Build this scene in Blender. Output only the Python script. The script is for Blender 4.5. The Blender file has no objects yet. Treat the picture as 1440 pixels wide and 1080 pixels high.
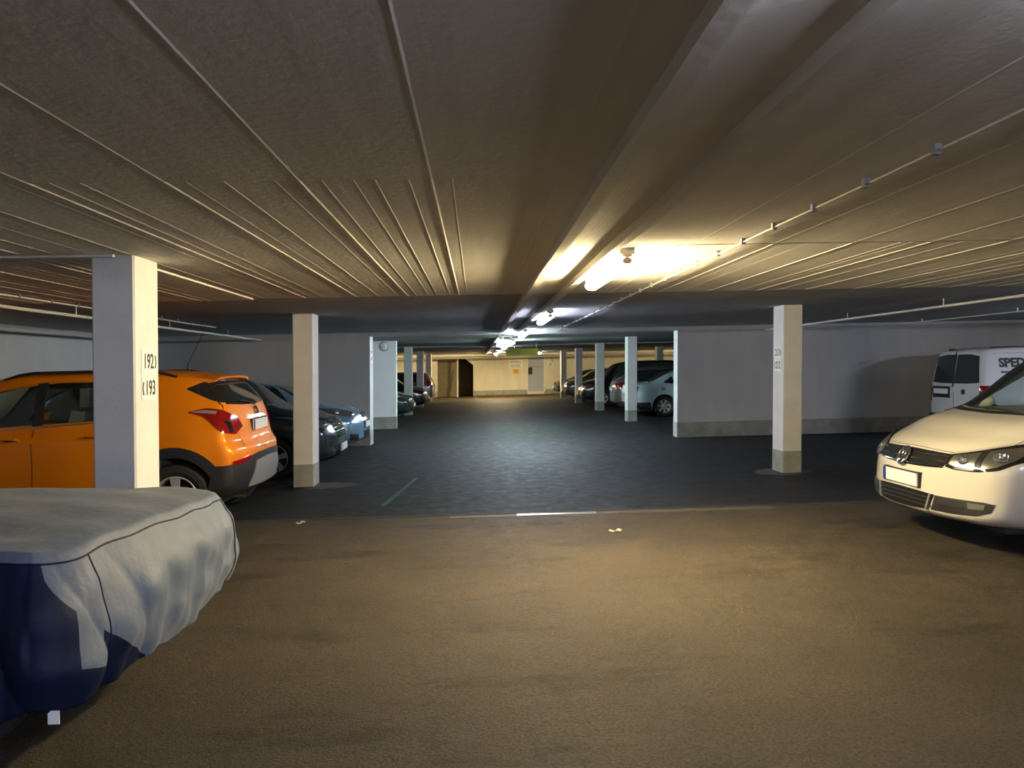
import bpy, bmesh, math, random
import numpy as np
from mathutils import Vector, Matrix
from mathutils.bvhtree import BVHTree

random.seed(7)
SC = bpy.context.scene
COL = SC.collection
K = 0.022            # the whole building falls gently across the aisle: floor and slab rise K per metre of x
H = 2.40             # clear height
PI = math.pi

# ------------------------------------------------------------------ materials
def _mat(name):
    m = bpy.data.materials.new(name); m.use_nodes = True
    nt = m.node_tree
    return m, nt, nt.nodes['Principled BSDF']

def pmat(name, col, rough=0.5, metal=0.0, coat=0.0, spec=0.5, bump=0.0, bscale=40.0, var=0.0, vscale=6.0, sheen=0.0, flake=0.0):
    m, nt, b = _mat(name)
    b.inputs['Base Color'].default_value = (*col, 1)
    b.inputs['Roughness'].default_value = rough
    b.inputs['Metallic'].default_value = metal
    b.inputs['Coat Weight'].default_value = coat
    b.inputs['Coat Roughness'].default_value = 0.04
    b.inputs['Specular IOR Level'].default_value = spec
    b.inputs['Sheen Weight'].default_value = sheen
    tc = nt.nodes.new('ShaderNodeTexCoord')
    if bump > 0:
        n = nt.nodes.new('ShaderNodeTexNoise'); n.inputs['Scale'].default_value = bscale; n.inputs['Detail'].default_value = 4
        bp = nt.nodes.new('ShaderNodeBump'); bp.inputs['Strength'].default_value = bump; bp.inputs['Distance'].default_value = 0.01
        nt.links.new(tc.outputs['Object'], n.inputs['Vector'])
        nt.links.new(n.outputs['Fac'], bp.inputs['Height']); nt.links.new(bp.outputs['Normal'], b.inputs['Normal'])
    if var > 0:
        n = nt.nodes.new('ShaderNodeTexNoise'); n.inputs['Scale'].default_value = vscale; n.inputs['Detail'].default_value = 5
        r = nt.nodes.new('ShaderNodeMapRange'); r.inputs[1].default_value = .3; r.inputs[2].default_value = .7
        r.inputs[3].default_value = 1 - var; r.inputs[4].default_value = 1 + var * .4
        mx = nt.nodes.new('ShaderNodeMix'); mx.data_type = 'RGBA'; mx.blend_type = 'MULTIPLY'; mx.inputs[0].default_value = 1
        mx.inputs[6].default_value = (*col, 1)
        nt.links.new(tc.outputs['Object'], n.inputs['Vector']); nt.links.new(n.outputs['Fac'], r.inputs[0])
        nt.links.new(r.outputs[0], mx.inputs[7]); nt.links.new(mx.outputs[2], b.inputs['Base Color'])
    if flake > 0:
        v = nt.nodes.new('ShaderNodeTexVoronoi'); v.inputs['Scale'].default_value = 900
        bp = nt.nodes.new('ShaderNodeBump'); bp.inputs['Strength'].default_value = flake; bp.inputs['Distance'].default_value = 0.0004
        nt.links.new(tc.outputs['Object'], v.inputs['Vector']); nt.links.new(v.outputs['Distance'], bp.inputs['Height'])
        nt.links.new(bp.outputs['Normal'], b.inputs['Normal'])
    return m

def glassmat(name, tint, gloss=0.04):
    m = bpy.data.materials.new(name); m.use_nodes = True
    nt = m.node_tree; nt.nodes.clear()
    o = nt.nodes.new('ShaderNodeOutputMaterial'); t = nt.nodes.new('ShaderNodeBsdfTransparent')
    g = nt.nodes.new('ShaderNodeBsdfGlossy'); f = nt.nodes.new('ShaderNodeFresnel'); mx = nt.nodes.new('ShaderNodeMixShader')
    t.inputs[0].default_value = (*tint, 1); g.inputs['Roughness'].default_value = gloss; f.inputs['IOR'].default_value = 1.5
    # same reflectance on both faces of the thin pane
    ge = nt.nodes.new('ShaderNodeNewGeometry'); mi = nt.nodes.new('ShaderNodeMapRange')
    mi.inputs[1].default_value = 0; mi.inputs[2].default_value = 1; mi.inputs[3].default_value = 1.5; mi.inputs[4].default_value = 1 / 1.5
    nt.links.new(ge.outputs['Backfacing'], mi.inputs[0]); nt.links.new(mi.outputs[0], f.inputs['IOR'])
    nt.links.new(f.outputs[0], mx.inputs[0]); nt.links.new(t.outputs[0], mx.inputs[1]); nt.links.new(g.outputs[0], mx.inputs[2])
    nt.links.new(mx.outputs[0], o.inputs[0])
    return m

def emat(name, col, strength):
    m, nt, b = _mat(name)
    b.inputs['Base Color'].default_value = (.8, .8, .8, 1)
    b.inputs['Emission Color'].default_value = (*col, 1)
    b.inputs['Emission Strength'].default_value = strength
    return m

M = {}
M['pillar'] = pmat('painted_pillar', (.74, .73, .70), .75, bump=.25, bscale=30, var=.10, vscale=3)
M['band'] = pmat('grey_band_paint', (.33, .335, .29), .7, bump=.3, bscale=35, var=.25, vscale=5)
M['black'] = pmat('black_plastic', (.018, .018, .02), .45)
M['clad'] = pmat('dark_grey_plastic', (.017, .018, .021), .5, bump=.1, bscale=300)
M['rubber'] = pmat('tyre_rubber', (.016, .016, .017), .85, bump=.2, bscale=120)
M['alu'] = pmat('alloy', (.66, .67, .69), .38, metal=.55)
M['aludark'] = pmat('dark_alloy', (.035, .035, .04), .35, metal=.5)
M['chrome'] = pmat('chrome', (.85, .86, .88), .08, metal=1.0)
M['silver'] = pmat('silver_plastic', (.27, .28, .31), .4, metal=.3)
M['plate'] = pmat('number_plate_white', (.85, .86, .88), .35)
M['blue'] = pmat('blue_strip', (.01, .03, .35), .4)
M['redlens'] = pmat('red_lens', (.24, .004, .006), .10, coat=1.0)
M['clearlens'] = glassmat('clear_lens', (.93, .94, .95))
M['amber'] = pmat('amber_lens', (.75, .25, .02), .15, coat=1.0)
M['grille'] = pmat('grille_black', (.010, .010, .011), .7, spec=.12)
M['reflector'] = pmat('lamp_reflector', (.42, .42, .40), .3, metal=.9)
M['glass'] = glassmat('window_glass', (.90, .95, .92))
M['privacy'] = glassmat('privacy_glass', (.10, .10, .10))
M['darkglass'] = pmat('dark_window', (.012, .016, .018), .05, coat=1.0)
M['greenglass'] = pmat('grey_green_window', (.05, .068, .062), .06, coat=1.0)
M['interior'] = pmat('car_interior', (.28, .28, .26), .8)
M['interior_light'] = pmat('pale_car_interior', (.62, .60, .52), .8)
M['seat'] = pmat('seat_fabric', (.22, .22, .21), .9)
M['galv'] = pmat('galvanised_steel', (.60, .60, .58), .35, metal=.8)
M['pipe'] = pmat('pipe_paint', (.70, .68, .62), .5)
M['clip'] = pmat('grey_plastic_clip', (.17, .17, .18), .5)
M['conduit'] = pmat('dull_conduit', (.46, .44, .39), .6)
M['housing'] = pmat('lamp_housing', (.34, .33, .31), .55)
M['lampcap'] = pmat('brownish_cap', (.36, .27, .17), .5)
M['signwhite'] = pmat('sign_white', (.80, .79, .74), .5)
M['ink'] = pmat('black_ink', (.015, .015, .015), .6)
M['red'] = pmat('red_paint', (.50, .05, .03), .5)
M['dooruv'] = pmat('grey_door_paint', (.40, .42, .48), .45, var=.08)
M['ylw'] = pmat('yellow_sign', (.75, .50, .10), .5)
M['yg'] = pmat('yellow_green_board', (.55, .50, .015), .5)
M['cave'] = pmat('alcove_wall', (.32, .26, .15), .8, var=.2)
M['wood'] = pmat('raw_wood', (.30, .19, .09), .7, var=.2)
M['paint_orange'] = pmat('orange_metallic', (.80, .235, .003), .5, metal=.2, spec=.2, coat=.35, flake=.12)
M['paint_cream'] = pmat('white_paint', (.66, .635, .565), .28, coat=1.0)
M['paint_vanwhite'] = pmat('van_white_paint', (.62, .62, .63), .6, coat=.0)
M['paint_teal'] = pmat('dark_petrol_metallic', (.028, .045, .055), .28, metal=.5, coat=1.0)
M['paint_blue'] = pmat('light_blue_metallic', (.24, .40, .55), .28, metal=.5, coat=1.0)
M['paint_silverblue'] = pmat('silver_blue_metallic', (.50, .62, .72), .32, metal=.3, coat=1.0)
M['paint_greyblue'] = pmat('grey_blue_metallic', (.13, .16, .20), .28, metal=.5, coat=1.0)
M['paint_black'] = pmat('black_gloss_paint', (.010, .011, .013), .15, coat=1.0)
M['paint_blackgreen'] = pmat('black_green_paint', (.012, .022, .020), .15, coat=1.0)
M['paint_greengrey'] = pmat('grey_green_paint', (.05, .06, .045), .2, coat=1.0)
M['paint_lilac'] = pmat('grey_lilac_metallic', (.17, .17, .23), .25, metal=.5, coat=1.0)

def wall_mat(name, col, lo=.90, sc=1.2):
    """painted masonry with faint vertical streaks and blotches"""
    m, nt, b = _mat(name)
    N = nt.nodes.new; L = nt.links.new
    geo = N('ShaderNodeNewGeometry')
    mp = N('ShaderNodeMapping'); mp.inputs['Scale'].default_value = (sc, sc, sc * .35)
    n = N('ShaderNodeTexNoise'); n.inputs['Scale'].default_value = 2.2; n.inputs['Detail'].default_value = 6
    r = N('ShaderNodeMapRange'); r.inputs[1].default_value = .3; r.inputs[2].default_value = .7; r.inputs[3].default_value = lo; r.inputs[4].default_value = 1.03
    mx = N('ShaderNodeMix'); mx.data_type = 'RGBA'; mx.blend_type = 'MULTIPLY'; mx.inputs[0].default_value = 1; mx.inputs[6].default_value = (*col, 1)
    L(geo.outputs['Position'], mp.inputs[0]); L(mp.outputs[0], n.inputs['Vector']); L(n.outputs['Fac'], r.inputs[0]); L(r.outputs[0], mx.inputs[7])
    L(mx.outputs[2], b.inputs['Base Color'])
    n2 = N('ShaderNodeTexNoise'); n2.inputs['Scale'].default_value = 35; n2.inputs['Detail'].default_value = 4
    bp = N('ShaderNodeBump'); bp.inputs['Strength'].default_value = .3; bp.inputs['Distance'].default_value = .006
    L(geo.outputs['Position'], n2.inputs['Vector']); L(n2.outputs['Fac'], bp.inputs['Height']); L(bp.outputs['Normal'], b.inputs['Normal'])
    b.inputs['Roughness'].default_value = .8
    return m
M['wall'] = wall_mat('white_wall_paint', (.53, .53, .515))
M['walllit'] = wall_mat('lamp_brightened_wall_paint', (.88, .88, .87), lo=.96)  # lamp brightness on the pier wall put into a whiter base colour
M['wallback'] = wall_mat('cream_wall_paint', (.72, .66, .50))

def ceiling_mat(name, col, stripes):
    m, nt, b = _mat(name)
    N = nt.nodes.new; L = nt.links.new
    geo = N('ShaderNodeNewGeometry')
    mp = N('ShaderNodeMapping'); mp.inputs['Scale'].default_value = (9.0, .5, 1)
    n = N('ShaderNodeTexNoise'); n.inputs['Scale'].default_value = 1.0; n.inputs['Detail'].default_value = 5
    L(geo.outputs['Position'], mp.inputs[0]); L(mp.outputs[0], n.inputs['Vector'])
    n1 = N('ShaderNodeTexNoise'); n1.inputs['Scale'].default_value = 1.1; n1.inputs['Detail'].default_value = 5
    L(geo.outputs['Position'], n1.inputs['Vector'])
    ad = N('ShaderNodeMath'); ad.operation = 'ADD'; L(n.outputs['Fac'], ad.inputs[0]); L(n1.outputs['Fac'], ad.inputs[1])
    r = N('ShaderNodeMapRange'); r.inputs[1].default_value = .7; r.inputs[2].default_value = 1.3; r.inputs[3].default_value = .90; r.inputs[4].default_value = 1.06
    mx = N('ShaderNodeMix'); mx.data_type = 'RGBA'; mx.blend_type = 'MULTIPLY'; mx.inputs[0].default_value = 1; mx.inputs[6].default_value = (*col, 1)
    L(ad.outputs[0], r.inputs[0]); L(r.outputs[0], mx.inputs[7]); L(mx.outputs[2], b.inputs['Base Color'])
    n2 = N('ShaderNodeTexNoise'); n2.inputs['Scale'].default_value = 28; n2.inputs['Detail'].default_value = 5
    L(geo.outputs['Position'], n2.inputs['Vector'])
    bp = N('ShaderNodeBump'); bp.inputs['Strength'].default_value = .25; bp.inputs['Distance'].default_value = .008
    if stripes:
        mul = N('ShaderNodeMath'); mul.operation = 'MULTIPLY_ADD'; mul.inputs[1].default_value = stripes
        L(n.outputs['Fac'], mul.inputs[0]); L(n2.outputs['Fac'], mul.inputs[2]); L(mul.outputs[0], bp.inputs['Height'])
    else:
        L(n2.outputs['Fac'], bp.inputs['Height'])
    L(bp.outputs['Normal'], b.inputs['Normal'])
    b.inputs['Roughness'].default_value = .85
    return m
M['ceil_board'] = ceiling_mat('board_marked_concrete', (.77, .74, .68), .6)
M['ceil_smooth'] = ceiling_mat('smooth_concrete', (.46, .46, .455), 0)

def floor_mat():
    m, nt, b = _mat('worn_asphalt')
    N = nt.nodes.new; L = nt.links.new
    geo = N('ShaderNodeNewGeometry')
    def noise(sc, det=6, rough=.6, vec=None):
        n = N('ShaderNodeTexNoise'); n.inputs['Scale'].default_value = sc; n.inputs['Detail'].default_value = det; n.inputs['Roughness'].default_value = rough
        L(vec or geo.outputs['Position'], n.inputs['Vector']); return n.outputs['Fac']
    def mr(src, a, c, d, e):
        r = N('ShaderNodeMapRange'); r.inputs[1].default_value = a; r.inputs[2].default_value = c; r.inputs[3].default_value = d; r.inputs[4].default_value = e
        L(src, r.inputs[0]); return r.outputs[0]
    def mul(a, c):
        x = N('ShaderNodeMath'); x.operation = 'MULTIPLY'; L(a, x.inputs[0]); L(c, x.inputs[1]); return x.outputs[0]
    grain = noise(70, 4, .75)
    mid = noise(6, 7, .65)
    big = noise(.9, 5, .6)
    mp = N('ShaderNodeMapping'); mp.inputs['Scale'].default_value = (.5, 1.6, 1); L(geo.outputs['Position'], mp.inputs[0])
    stains = noise(1.3, 8, .7, mp.outputs[0])
    v = mul(mul(mr(grain, .36, .64, .50, 1.50), mr(mid, .36, .64, .80, 1.20)), mul(mr(big, .36, .64, .82, 1.14), mr(stains, .54, .64, 1.0, .58)))
    # light worn flakes beyond the expansion joint
    mp2 = N('ShaderNodeMapping'); mp2.inputs['Scale'].default_value = (.8, 1.3, 1); L(geo.outputs['Position'], mp2.inputs[0])
    fl = noise(2.2, 9, .75, mp2.outputs[0])
    sep = N('ShaderNodeSeparateXYZ'); L(geo.outputs['Position'], sep.inputs[0])
    zone = mul(mr(sep.outputs[1], 8.3, 13, 0, 1), mr(sep.outputs[1], 24, 34, 1, .3))
    crack = mul(mr(fl, .60, .66, 0, 1), zone)
    mx = N('ShaderNodeMix'); mx.data_type = 'RGBA'; mx.blend_type = 'MULTIPLY'; mx.inputs[0].default_value = 1; cz = N('ShaderNodeMix'); cz.data_type = 'RGBA'; cz.inputs[6].default_value = (.054, .043, .029, 1); cz.inputs[7].default_value = (.0145, .0145, .016, 1)
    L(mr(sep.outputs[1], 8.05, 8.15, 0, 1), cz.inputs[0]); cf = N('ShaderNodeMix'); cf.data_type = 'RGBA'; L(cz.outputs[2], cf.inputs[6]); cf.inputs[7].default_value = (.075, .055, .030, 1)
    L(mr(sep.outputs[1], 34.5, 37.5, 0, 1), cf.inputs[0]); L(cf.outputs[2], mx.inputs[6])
    L(v, mx.inputs[7])
    mx2 = N('ShaderNodeMix'); mx2.data_type = 'RGBA'; L(crack, mx2.inputs[0]); L(mx.outputs[2], mx2.inputs[6]); mx2.inputs[7].default_value = (.085, .085, .085, 1)
    L(mx2.outputs[2], b.inputs['Base Color'])
    bp = N('ShaderNodeBump'); bp.inputs['Strength'].default_value = .9; bp.inputs['Distance'].default_value = .012
    ad = N('ShaderNodeMath'); ad.operation = 'ADD'; L(grain, ad.inputs[0]); L(mid, ad.inputs[1]); L(ad.outputs[0], bp.inputs['Height'])
    L(bp.outputs['Normal'], b.inputs['Normal'])
    L(mr(mid, .3, .7, .52, .78), b.inputs['Roughness'])
    b.inputs['Specular IOR Level'].default_value = .22
    return m
M['floor'] = floor_mat()

# ------------------------------------------------------------------ mesh helpers
class MB:
    def __init__(s): s.v = []; s.f = []; s.mi = []
    def add(s, verts, faces, mi=0):
        o = len(s.v); s.v += [tuple(p) for p in verts]; s.f += [tuple(i + o for i in f) for f in faces]; s.mi += [mi] * len(faces); return s
    def box(s, x0, x1, y0, y1, z0, z1, mi=0):
        v = [(x, y, z) for z in (z0, z1) for y in (y0, y1) for x in (x0, x1)]
        return s.add(v, [(0, 2, 3, 1), (4, 5, 7, 6), (0, 1, 5, 4), (2, 6, 7, 3), (0, 4, 6, 2), (1, 3, 7, 5)], mi)
    def tube(s, pts, r, n=8, mi=0, closed=False):
        pts = [Vector(p) for p in pts]; k = len(pts); rings = []
        for i, p in enumerate(pts):
            a = pts[(i - 1) % k] if (i > 0 or closed) else p
            c = pts[(i + 1) % k] if (i < k - 1 or closed) else p
            d = (c - a).normalized()
            up = Vector((0, 0, 1)) if abs(d.z) < .9 else Vector((1, 0, 0))
            e1 = d.cross(up).normalized(); e2 = e1.cross(d).normalized()
            rr = r[i] if isinstance(r, (list, tuple)) else r
            rings.append([p + e1 * math.cos(2 * PI * j / n) * rr + e2 * math.sin(2 * PI * j / n) * rr for j in range(n)])
        v = [q for ring in rings for q in ring]; f = []
        for i in range(k if closed else k - 1):
            for j in range(n):
                a = i * n + j; b_ = i * n + (j + 1) % n; i2 = (i + 1) % k
                f.append((a, b_, i2 * n + (j + 1) % n, i2 * n + j))
        if not closed:
            f.append(tuple(range(n - 1, -1, -1))); f.append(tuple((k - 1) * n + j for j in range(n)))
        return s.add(v, f, mi)
    def lathe(s, prof, n=32, axis='y', c=(0, 0, 0), mi=0, closed=True):
        """prof: list of (r, h) along the axis"""
        v = []; f = []; k = len(prof)
        for (r, h) in prof:
            for j in range(n):
                a = 2 * PI * j / n; u, w = r * math.cos(a), r * math.sin(a)
                p = {'y': (u, h, w), 'z': (u, w, h), 'x': (h, u, w)}[axis]
                v.append((p[0] + c[0], p[1] + c[1], p[2] + c[2]))
        for i in range(k if closed else k - 1):
            for j in range(n):
                i2 = (i + 1) % k
                f.append((i * n + j, i * n + (j + 1) % n, i2 * n + (j + 1) % n, i2 * n + j))
        if not closed:
            f.append(tuple(range(n))); f.append(tuple((k - 1) * n + j for j in range(n)))
        return s.add(v, f, mi)
    def prism(s, poly, h0, h1, plane='xz', mi=0):
        """extrude a 2D polygon; plane xz -> along y, yz -> along x, xy -> along z"""
        n = len(poly)
        def P(a, b_, h): return {'xz': (a, h, b_), 'yz': (h, a, b_), 'xy': (a, b_, h)}[plane]
        v = [P(a, b_, h0) for a, b_ in poly] + [P(a, b_, h1) for a, b_ in poly]
        f = [tuple(range(n)), tuple(range(2 * n - 1, n - 1, -1))] + [(i, n + i, n + (i + 1) % n, (i + 1) % n) for i in range(n)]
        return s.add(v, f, mi)
    def shear(s):
        s.v = [(x, y, z + K * x) for x, y, z in s.v]; return s
    def build(s, name, mats, parent=None, smooth=False, loc=None, fix=True, angle=35):
        me = bpy.data.meshes.new(name); me.from_pydata(s.v, [], s.f); me.validate()
        if not isinstance(mats, (list, tuple)): mats = [mats]
        for m in mats: me.materials.append(m)
        if len(mats) > 1 and len(me.polygons) == len(s.mi): me.polygons.foreach_set('material_index', s.mi)
        if fix:
            bm = bmesh.new(); bm.from_mesh(me); bmesh.ops.recalc_face_normals(bm, faces=bm.faces); bm.to_mesh(me); bm.free()
        if smooth:
            me.polygons.foreach_set('use_smooth', [True] * len(me.polygons)); me.set_sharp_from_angle(angle=math.radians(angle))
        me.update()
        o = bpy.data.objects.new(name, me); COL.objects.link(o)
        if parent: o.parent = parent
        if loc: o.location = loc
        return o

def tag(o, label=None, cat=None, group=None, kind=None):
    if label: o['label'] = label
    if cat: o['category'] = cat
    if group: o['group'] = group
    if kind: o['kind'] = kind
    return o

def empty(name, loc=(0, 0, 0), rz=0.0, tilt=False, sheared=True):
    o = bpy.data.objects.new(name, None); COL.objects.link(o); o.empty_display_size = .2
    z = loc[2] + (K * loc[0] if sheared else 0)
    o.location = (loc[0], loc[1], z)
    R = Matrix.Rotation(rz, 4, 'Z')
    if tilt: R = Matrix.Rotation(-math.atan(K), 4, 'Y') @ R
    o.rotation_euler = R.to_euler()
    return o

def to_bm_obj(mb, name='tmp'):
    return mb.build(name, M['black'])

def text_mesh(txt, size, mat, name, parent, mtx, extrude=.001, bold=0.0, xs=1.0):
    cu = bpy.data.curves.new('txt', 'FONT'); cu.body = txt; cu.size = size; cu.extrude = extrude; cu.offset = bold
    cu.align_x = 'CENTER'; cu.align_y = 'CENTER'; cu.resolution_u = 3
    t = bpy.data.objects.new('txt', cu); COL.objects.link(t)
    bpy.context.view_layer.update()
    me = bpy.data.meshes.new_from_object(t.evaluated_get(bpy.context.evaluated_depsgraph_get()))
    bpy.data.objects.remove(t); bpy.data.curves.remove(cu)
    me.transform(Matrix.Diagonal((xs, 1, 1, 1))); me.transform(mtx)
    me.materials.clear(); me.materials.append(mat)
    o = bpy.data.objects.new(name, me); COL.objects.link(o); o.parent = parent
    return o

# ------------------------------------------------------------------ camera (photo 1440x1080, f = 1040 px)
F = 1040.0
yaw = math.atan(50 / F); pitch = math.atan(22 / F)
cam = bpy.data.cameras.new('camera'); cam.sensor_width = 36; cam.lens = 36 * F / 1440; cam.clip_end = 200; cam.clip_start = .05
co = bpy.data.objects.new('camera', cam); COL.objects.link(co)
co.location = (-.06, 0, 1.60); co.rotation_euler = (PI / 2 - pitch, 0, -yaw)
SC.camera = co

# ------------------------------------------------------------------ setting
XL, XR, YB, YF = -7.1, 14.0, -9.0, 42.1
def structure(o, label=None, cat=None):
    o['kind'] = 'structure'
    if label: o['label'] = label
    if cat: o['category'] = cat
    return o

def grid_floor():
    mb = MB(); nx, ny = 2, 2
    xs = [XL - .3, XR + .3]; ys = [YB - .3, YF + 3.6]
    mb.box(xs[0], xs[1], ys[0], ys[1], -.3, 0)
    return mb.shear()
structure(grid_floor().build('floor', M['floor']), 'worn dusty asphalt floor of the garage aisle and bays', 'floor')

# slab soffit: formwork strips with raised seams running along the aisle
def soffit(mb, x0, x1, y0, y1, z, major=True, minor=False, mi=0, off=-.25):
    prof = [(x0, z)]
    pts = []
    if major:
        i = math.floor((x0 - off) / .55)
        while off + i * .55 < x1:
            pts.append((off + i * .55, 0.0018 if y0 < 0 else .0038, .008)); i += 1
    if minor:
        i = math.floor((x0 - off) / .11)
        rnd = random.Random(int(abs(y0) * 10 + 3))
        while off + i * .11 < x1:
            x = off + i * .11
            if i % 5 and rnd.random() < .62: pts.append((x + rnd.uniform(-.03, .03), rnd.uniform(.0006, .0022), .005))
            i += 1
    pts.sort()
    last = x0
    for x, h, w in pts:
        if x - w > last + .005 and x + w < x1 - .005:
            prof += [(x - w, z), (x - w * .1, z - h), (x + w * .1, z - h), (x + w, z)]; last = x + w
    prof.append((x1, z))
    n = len(prof)
    v = [(x, y0, zz) for x, zz in prof] + [(x, y1, zz) for x, zz in prof] + [(x, y0, H + .3) for x, zz in prof] + [(x, y1, H + .3) for x, zz in prof]
    f = []
    for i in range(n - 1):
        f += [(i, i + 1, n + i + 1, n + i), (i, 2 * n + i, 2 * n + i + 1, i + 1), (n + i, n + i + 1, 3 * n + i + 1, 3 * n + i), (2 * n + i, 3 * n + i, 3 * n + i + 1, 2 * n + i + 1)]
    f += [(0, n, 3 * n, 2 * n), (n - 1, 3 * n - 1, 4 * n - 1, 2 * n - 1)]
    mb.add(v, f, mi)

cm = MB()
soffit(cm, XL, .955, YB, 3.14, H, True, False)
soffit(cm, .955, XR, YB, 4.90, H, True, False)
soffit(cm, .955, XR, 4.90, 4.94, H + .05, False, False)
soffit(cm, XL, -2.45, 3.14, 5.0, H + .002, True, True)
soffit(cm, -2.45, .955, 3.14, 8.08, H + .002, True, True)
soffit(cm, XL, -2.45, 5.0, 8.08, H - .012, True, True)
soffit(cm, .955, XR, 4.94, 8.08, H, True, True)
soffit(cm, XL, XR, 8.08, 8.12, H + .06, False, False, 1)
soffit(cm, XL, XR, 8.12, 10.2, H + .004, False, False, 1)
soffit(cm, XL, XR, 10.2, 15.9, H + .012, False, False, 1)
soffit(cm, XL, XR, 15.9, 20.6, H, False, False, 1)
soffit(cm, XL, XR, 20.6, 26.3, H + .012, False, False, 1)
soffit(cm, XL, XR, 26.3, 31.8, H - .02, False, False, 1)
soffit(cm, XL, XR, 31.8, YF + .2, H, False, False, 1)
structure(cm.shear().build('ceiling', [M['ceil_board'], M['ceil_smooth']]), 'low concrete slab with long board marks above the aisle', 'ceiling')

# two slim ribs under the slab that run the length of the aisle
def rib(x0, x1, d, name, label):
    mb = MB()
    ys = [YB] + [i * 1.0 for i in range(-8, 42)] + [YF]
    rnd = random.Random(int(x0 * 100))
    L = []
    for y in ys:
        j = rnd.uniform(-.006, .006) if y < 8 else 0
        L.append([(x0 - .004 + j, y, H + .01), (x0 + .002 + j, y, H - d), (x1 + j, y, H - d), (x1 + .004 + j, y, H + .01)])
    v = [p for q in L for p in q]; f = []
    for i in range(len(ys) - 1):
        for j in range(4):
            f.append((i * 4 + j, i * 4 + (j + 1) % 4, (i + 1) * 4 + (j + 1) % 4, (i + 1) * 4 + j))
    f += [(0, 1, 2, 3), tuple((len(ys) - 1) * 4 + j for j in (3, 2, 1, 0))]
    structure(mb.add(v, f).shear().build(name, M['ceil_board']), label, 'ceiling rib')
rib(.455, .525, .045, 'trim_1', 'slim concrete rib under the slab, the one farther from the lamps')
rib(.822, .880, .048, 'trim_2', 'slim concrete rib under the slab, right beside the lamps')

def wall(name, x0, x1, y0, y1, label, mat='wall', band=.33, z1=H + .05, z0=-.02):
    mb = MB(); mb.box(x0, x1, y0, y1, z0, z1, 0)
    o = mb.shear().build(name, M[mat]); structure(o, label, 'wall')
    if band:
        b = MB(); e = .004
        b.box(x0 - e, x1 + e, y0 - e, y1 + e, .0, band, 0)
        q = b.shear().build('painted_band', M['band'], o); q['label'] = 'grey painted band along the foot of the wall'
    return o
wall('wall_left', XL - .25, XL, YB, YF, 'outer wall behind the parked cars on the side of the orange car')
wall('wall_right', XR, XR + .25, YB, YF, 'outer wall far behind the van')
wall('wall_front', XL, XR, YB - .25, YB, 'end wall behind the viewer')
wall('wall_crossleft', XL, -2.33, 15.9, 16.38, 'cross wall behind the light blue car')
wall('wall_crossright', 4.31, XR, 15.9, 16.22, 'cross wall with grey foot band behind the van')
wall('wall_pier', XL, -2.25, 20.3, 20.6, 'bright white cross wall carrying the round sounder', mat='walllit')
# end wall with a chamfered alcove opening and a door opening
bw = MB()
bw.box(XL, -2.27, YF, YF + .3, -.02, H + .05)
bw.box(-.24, 2.85, YF, YF + .3, -.02, H + .05)
bw.box(2.85, 3.82, YF, YF + .3, 2.32, H + .05)
bw.box(2.85, 3.82, YF, YF + .3, -.02, .22)
bw.box(3.82, XR, YF, YF + .3, -.02, H + .05)
bw.box(-2.27, -.24, YF, YF + .3, 2.18, H + .05)
bw.prism([(-.75, 2.181), (-.239, 2.181), (-.239, 1.80)], YF, YF + .3)
wb = structure(bw.shear().build('wall_back', M['wallback']), 'cream end wall of the aisle with an alcove, a door and notices', 'wall')
b = MB(); b.box(-.245, 2.85, YF - .005, YF + .1, 0, .33); b.box(3.82, XR, YF - .005, YF + .1, 0, .33); b.box(XL, -2.265, YF - .005, YF + .1, 0, .33)
b.shear().build('painted_band', M['band'], wb)
b = MB(); b.box(-.24, 4.6, YF - .12, YF - .004, 0, .07)
structure(b.shear().build('trim_3', pmat('kerb_brown', (.16, .10, .05), .8, var=.3)), 'low brown kerb at the foot of the end wall', 'kerb')
al = MB()
al.box(-2.42, -2.27, YF + .3, YF + 3, 0, 2.3); al.box(-.24, -.1, YF + .3, YF + 3, 0, 2.3)
al.box(-2.42, -.1, YF + 3, YF + 3.15, 0, 2.3); al.box(-2.42, -.1, YF + .3, YF + 3.15, 2.3, 2.45); al.box(-2.27, -1.1, YF + .95, YF + 1.1, 0, 2.3); al.box(-1.2, -1.1, YF + 1.1, YF + 3, 0, 2.3)
structure(al.shear().build('wall_alcove', M['cave']), 'dim brown walls inside the alcove', 'wall')
# beam soffits across the aisle at the cross walls
bm_ = MB(); bm_.box(XL, XR, 15.86, 16.4, H - .07, H + .1)
structure(bm_.shear().build('trim_4', M['wall']), 'shallow crossbeam spanning between the two cross walls', 'beam')
bm_ = MB(); bm_.box(XL, XR, 41.1, YF, H - .13, H + .1)
structure(bm_.shear().build('trim_5', M['wallback']), 'shallow beam along the head of the end wall', 'beam')
# expansion joint across the floor with a worn steel cover strip
j = MB(); j.box(XL, XR, 8.05, 8.13, -.01, .004)
structure(j.shear().build('trim_6', pmat('joint_filler', (.02, .018, .016), .8, bump=.4)), 'dark expansion joint running across the floor', 'floor joint')
j = MB(); j.box(.38, 1.24, 7.93, 8.01, .0, .007)
structure(j.shear().build('trim_7', pmat('worn_steel', (.62, .60, .55), .28, metal=.9, bump=.2)), 'shiny worn steel strip set in the floor joint', 'metal strip')
j = MB(); j.box(-.35, 3.2, 7.90, 8.03, .0, .003)
structure(j.shear().build('trim_8', pmat('joint_mortar', (.085, .072, .055), .7, bump=.5, var=.3)), 'pale mortar bed along the floor joint', 'floor joint')
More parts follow.
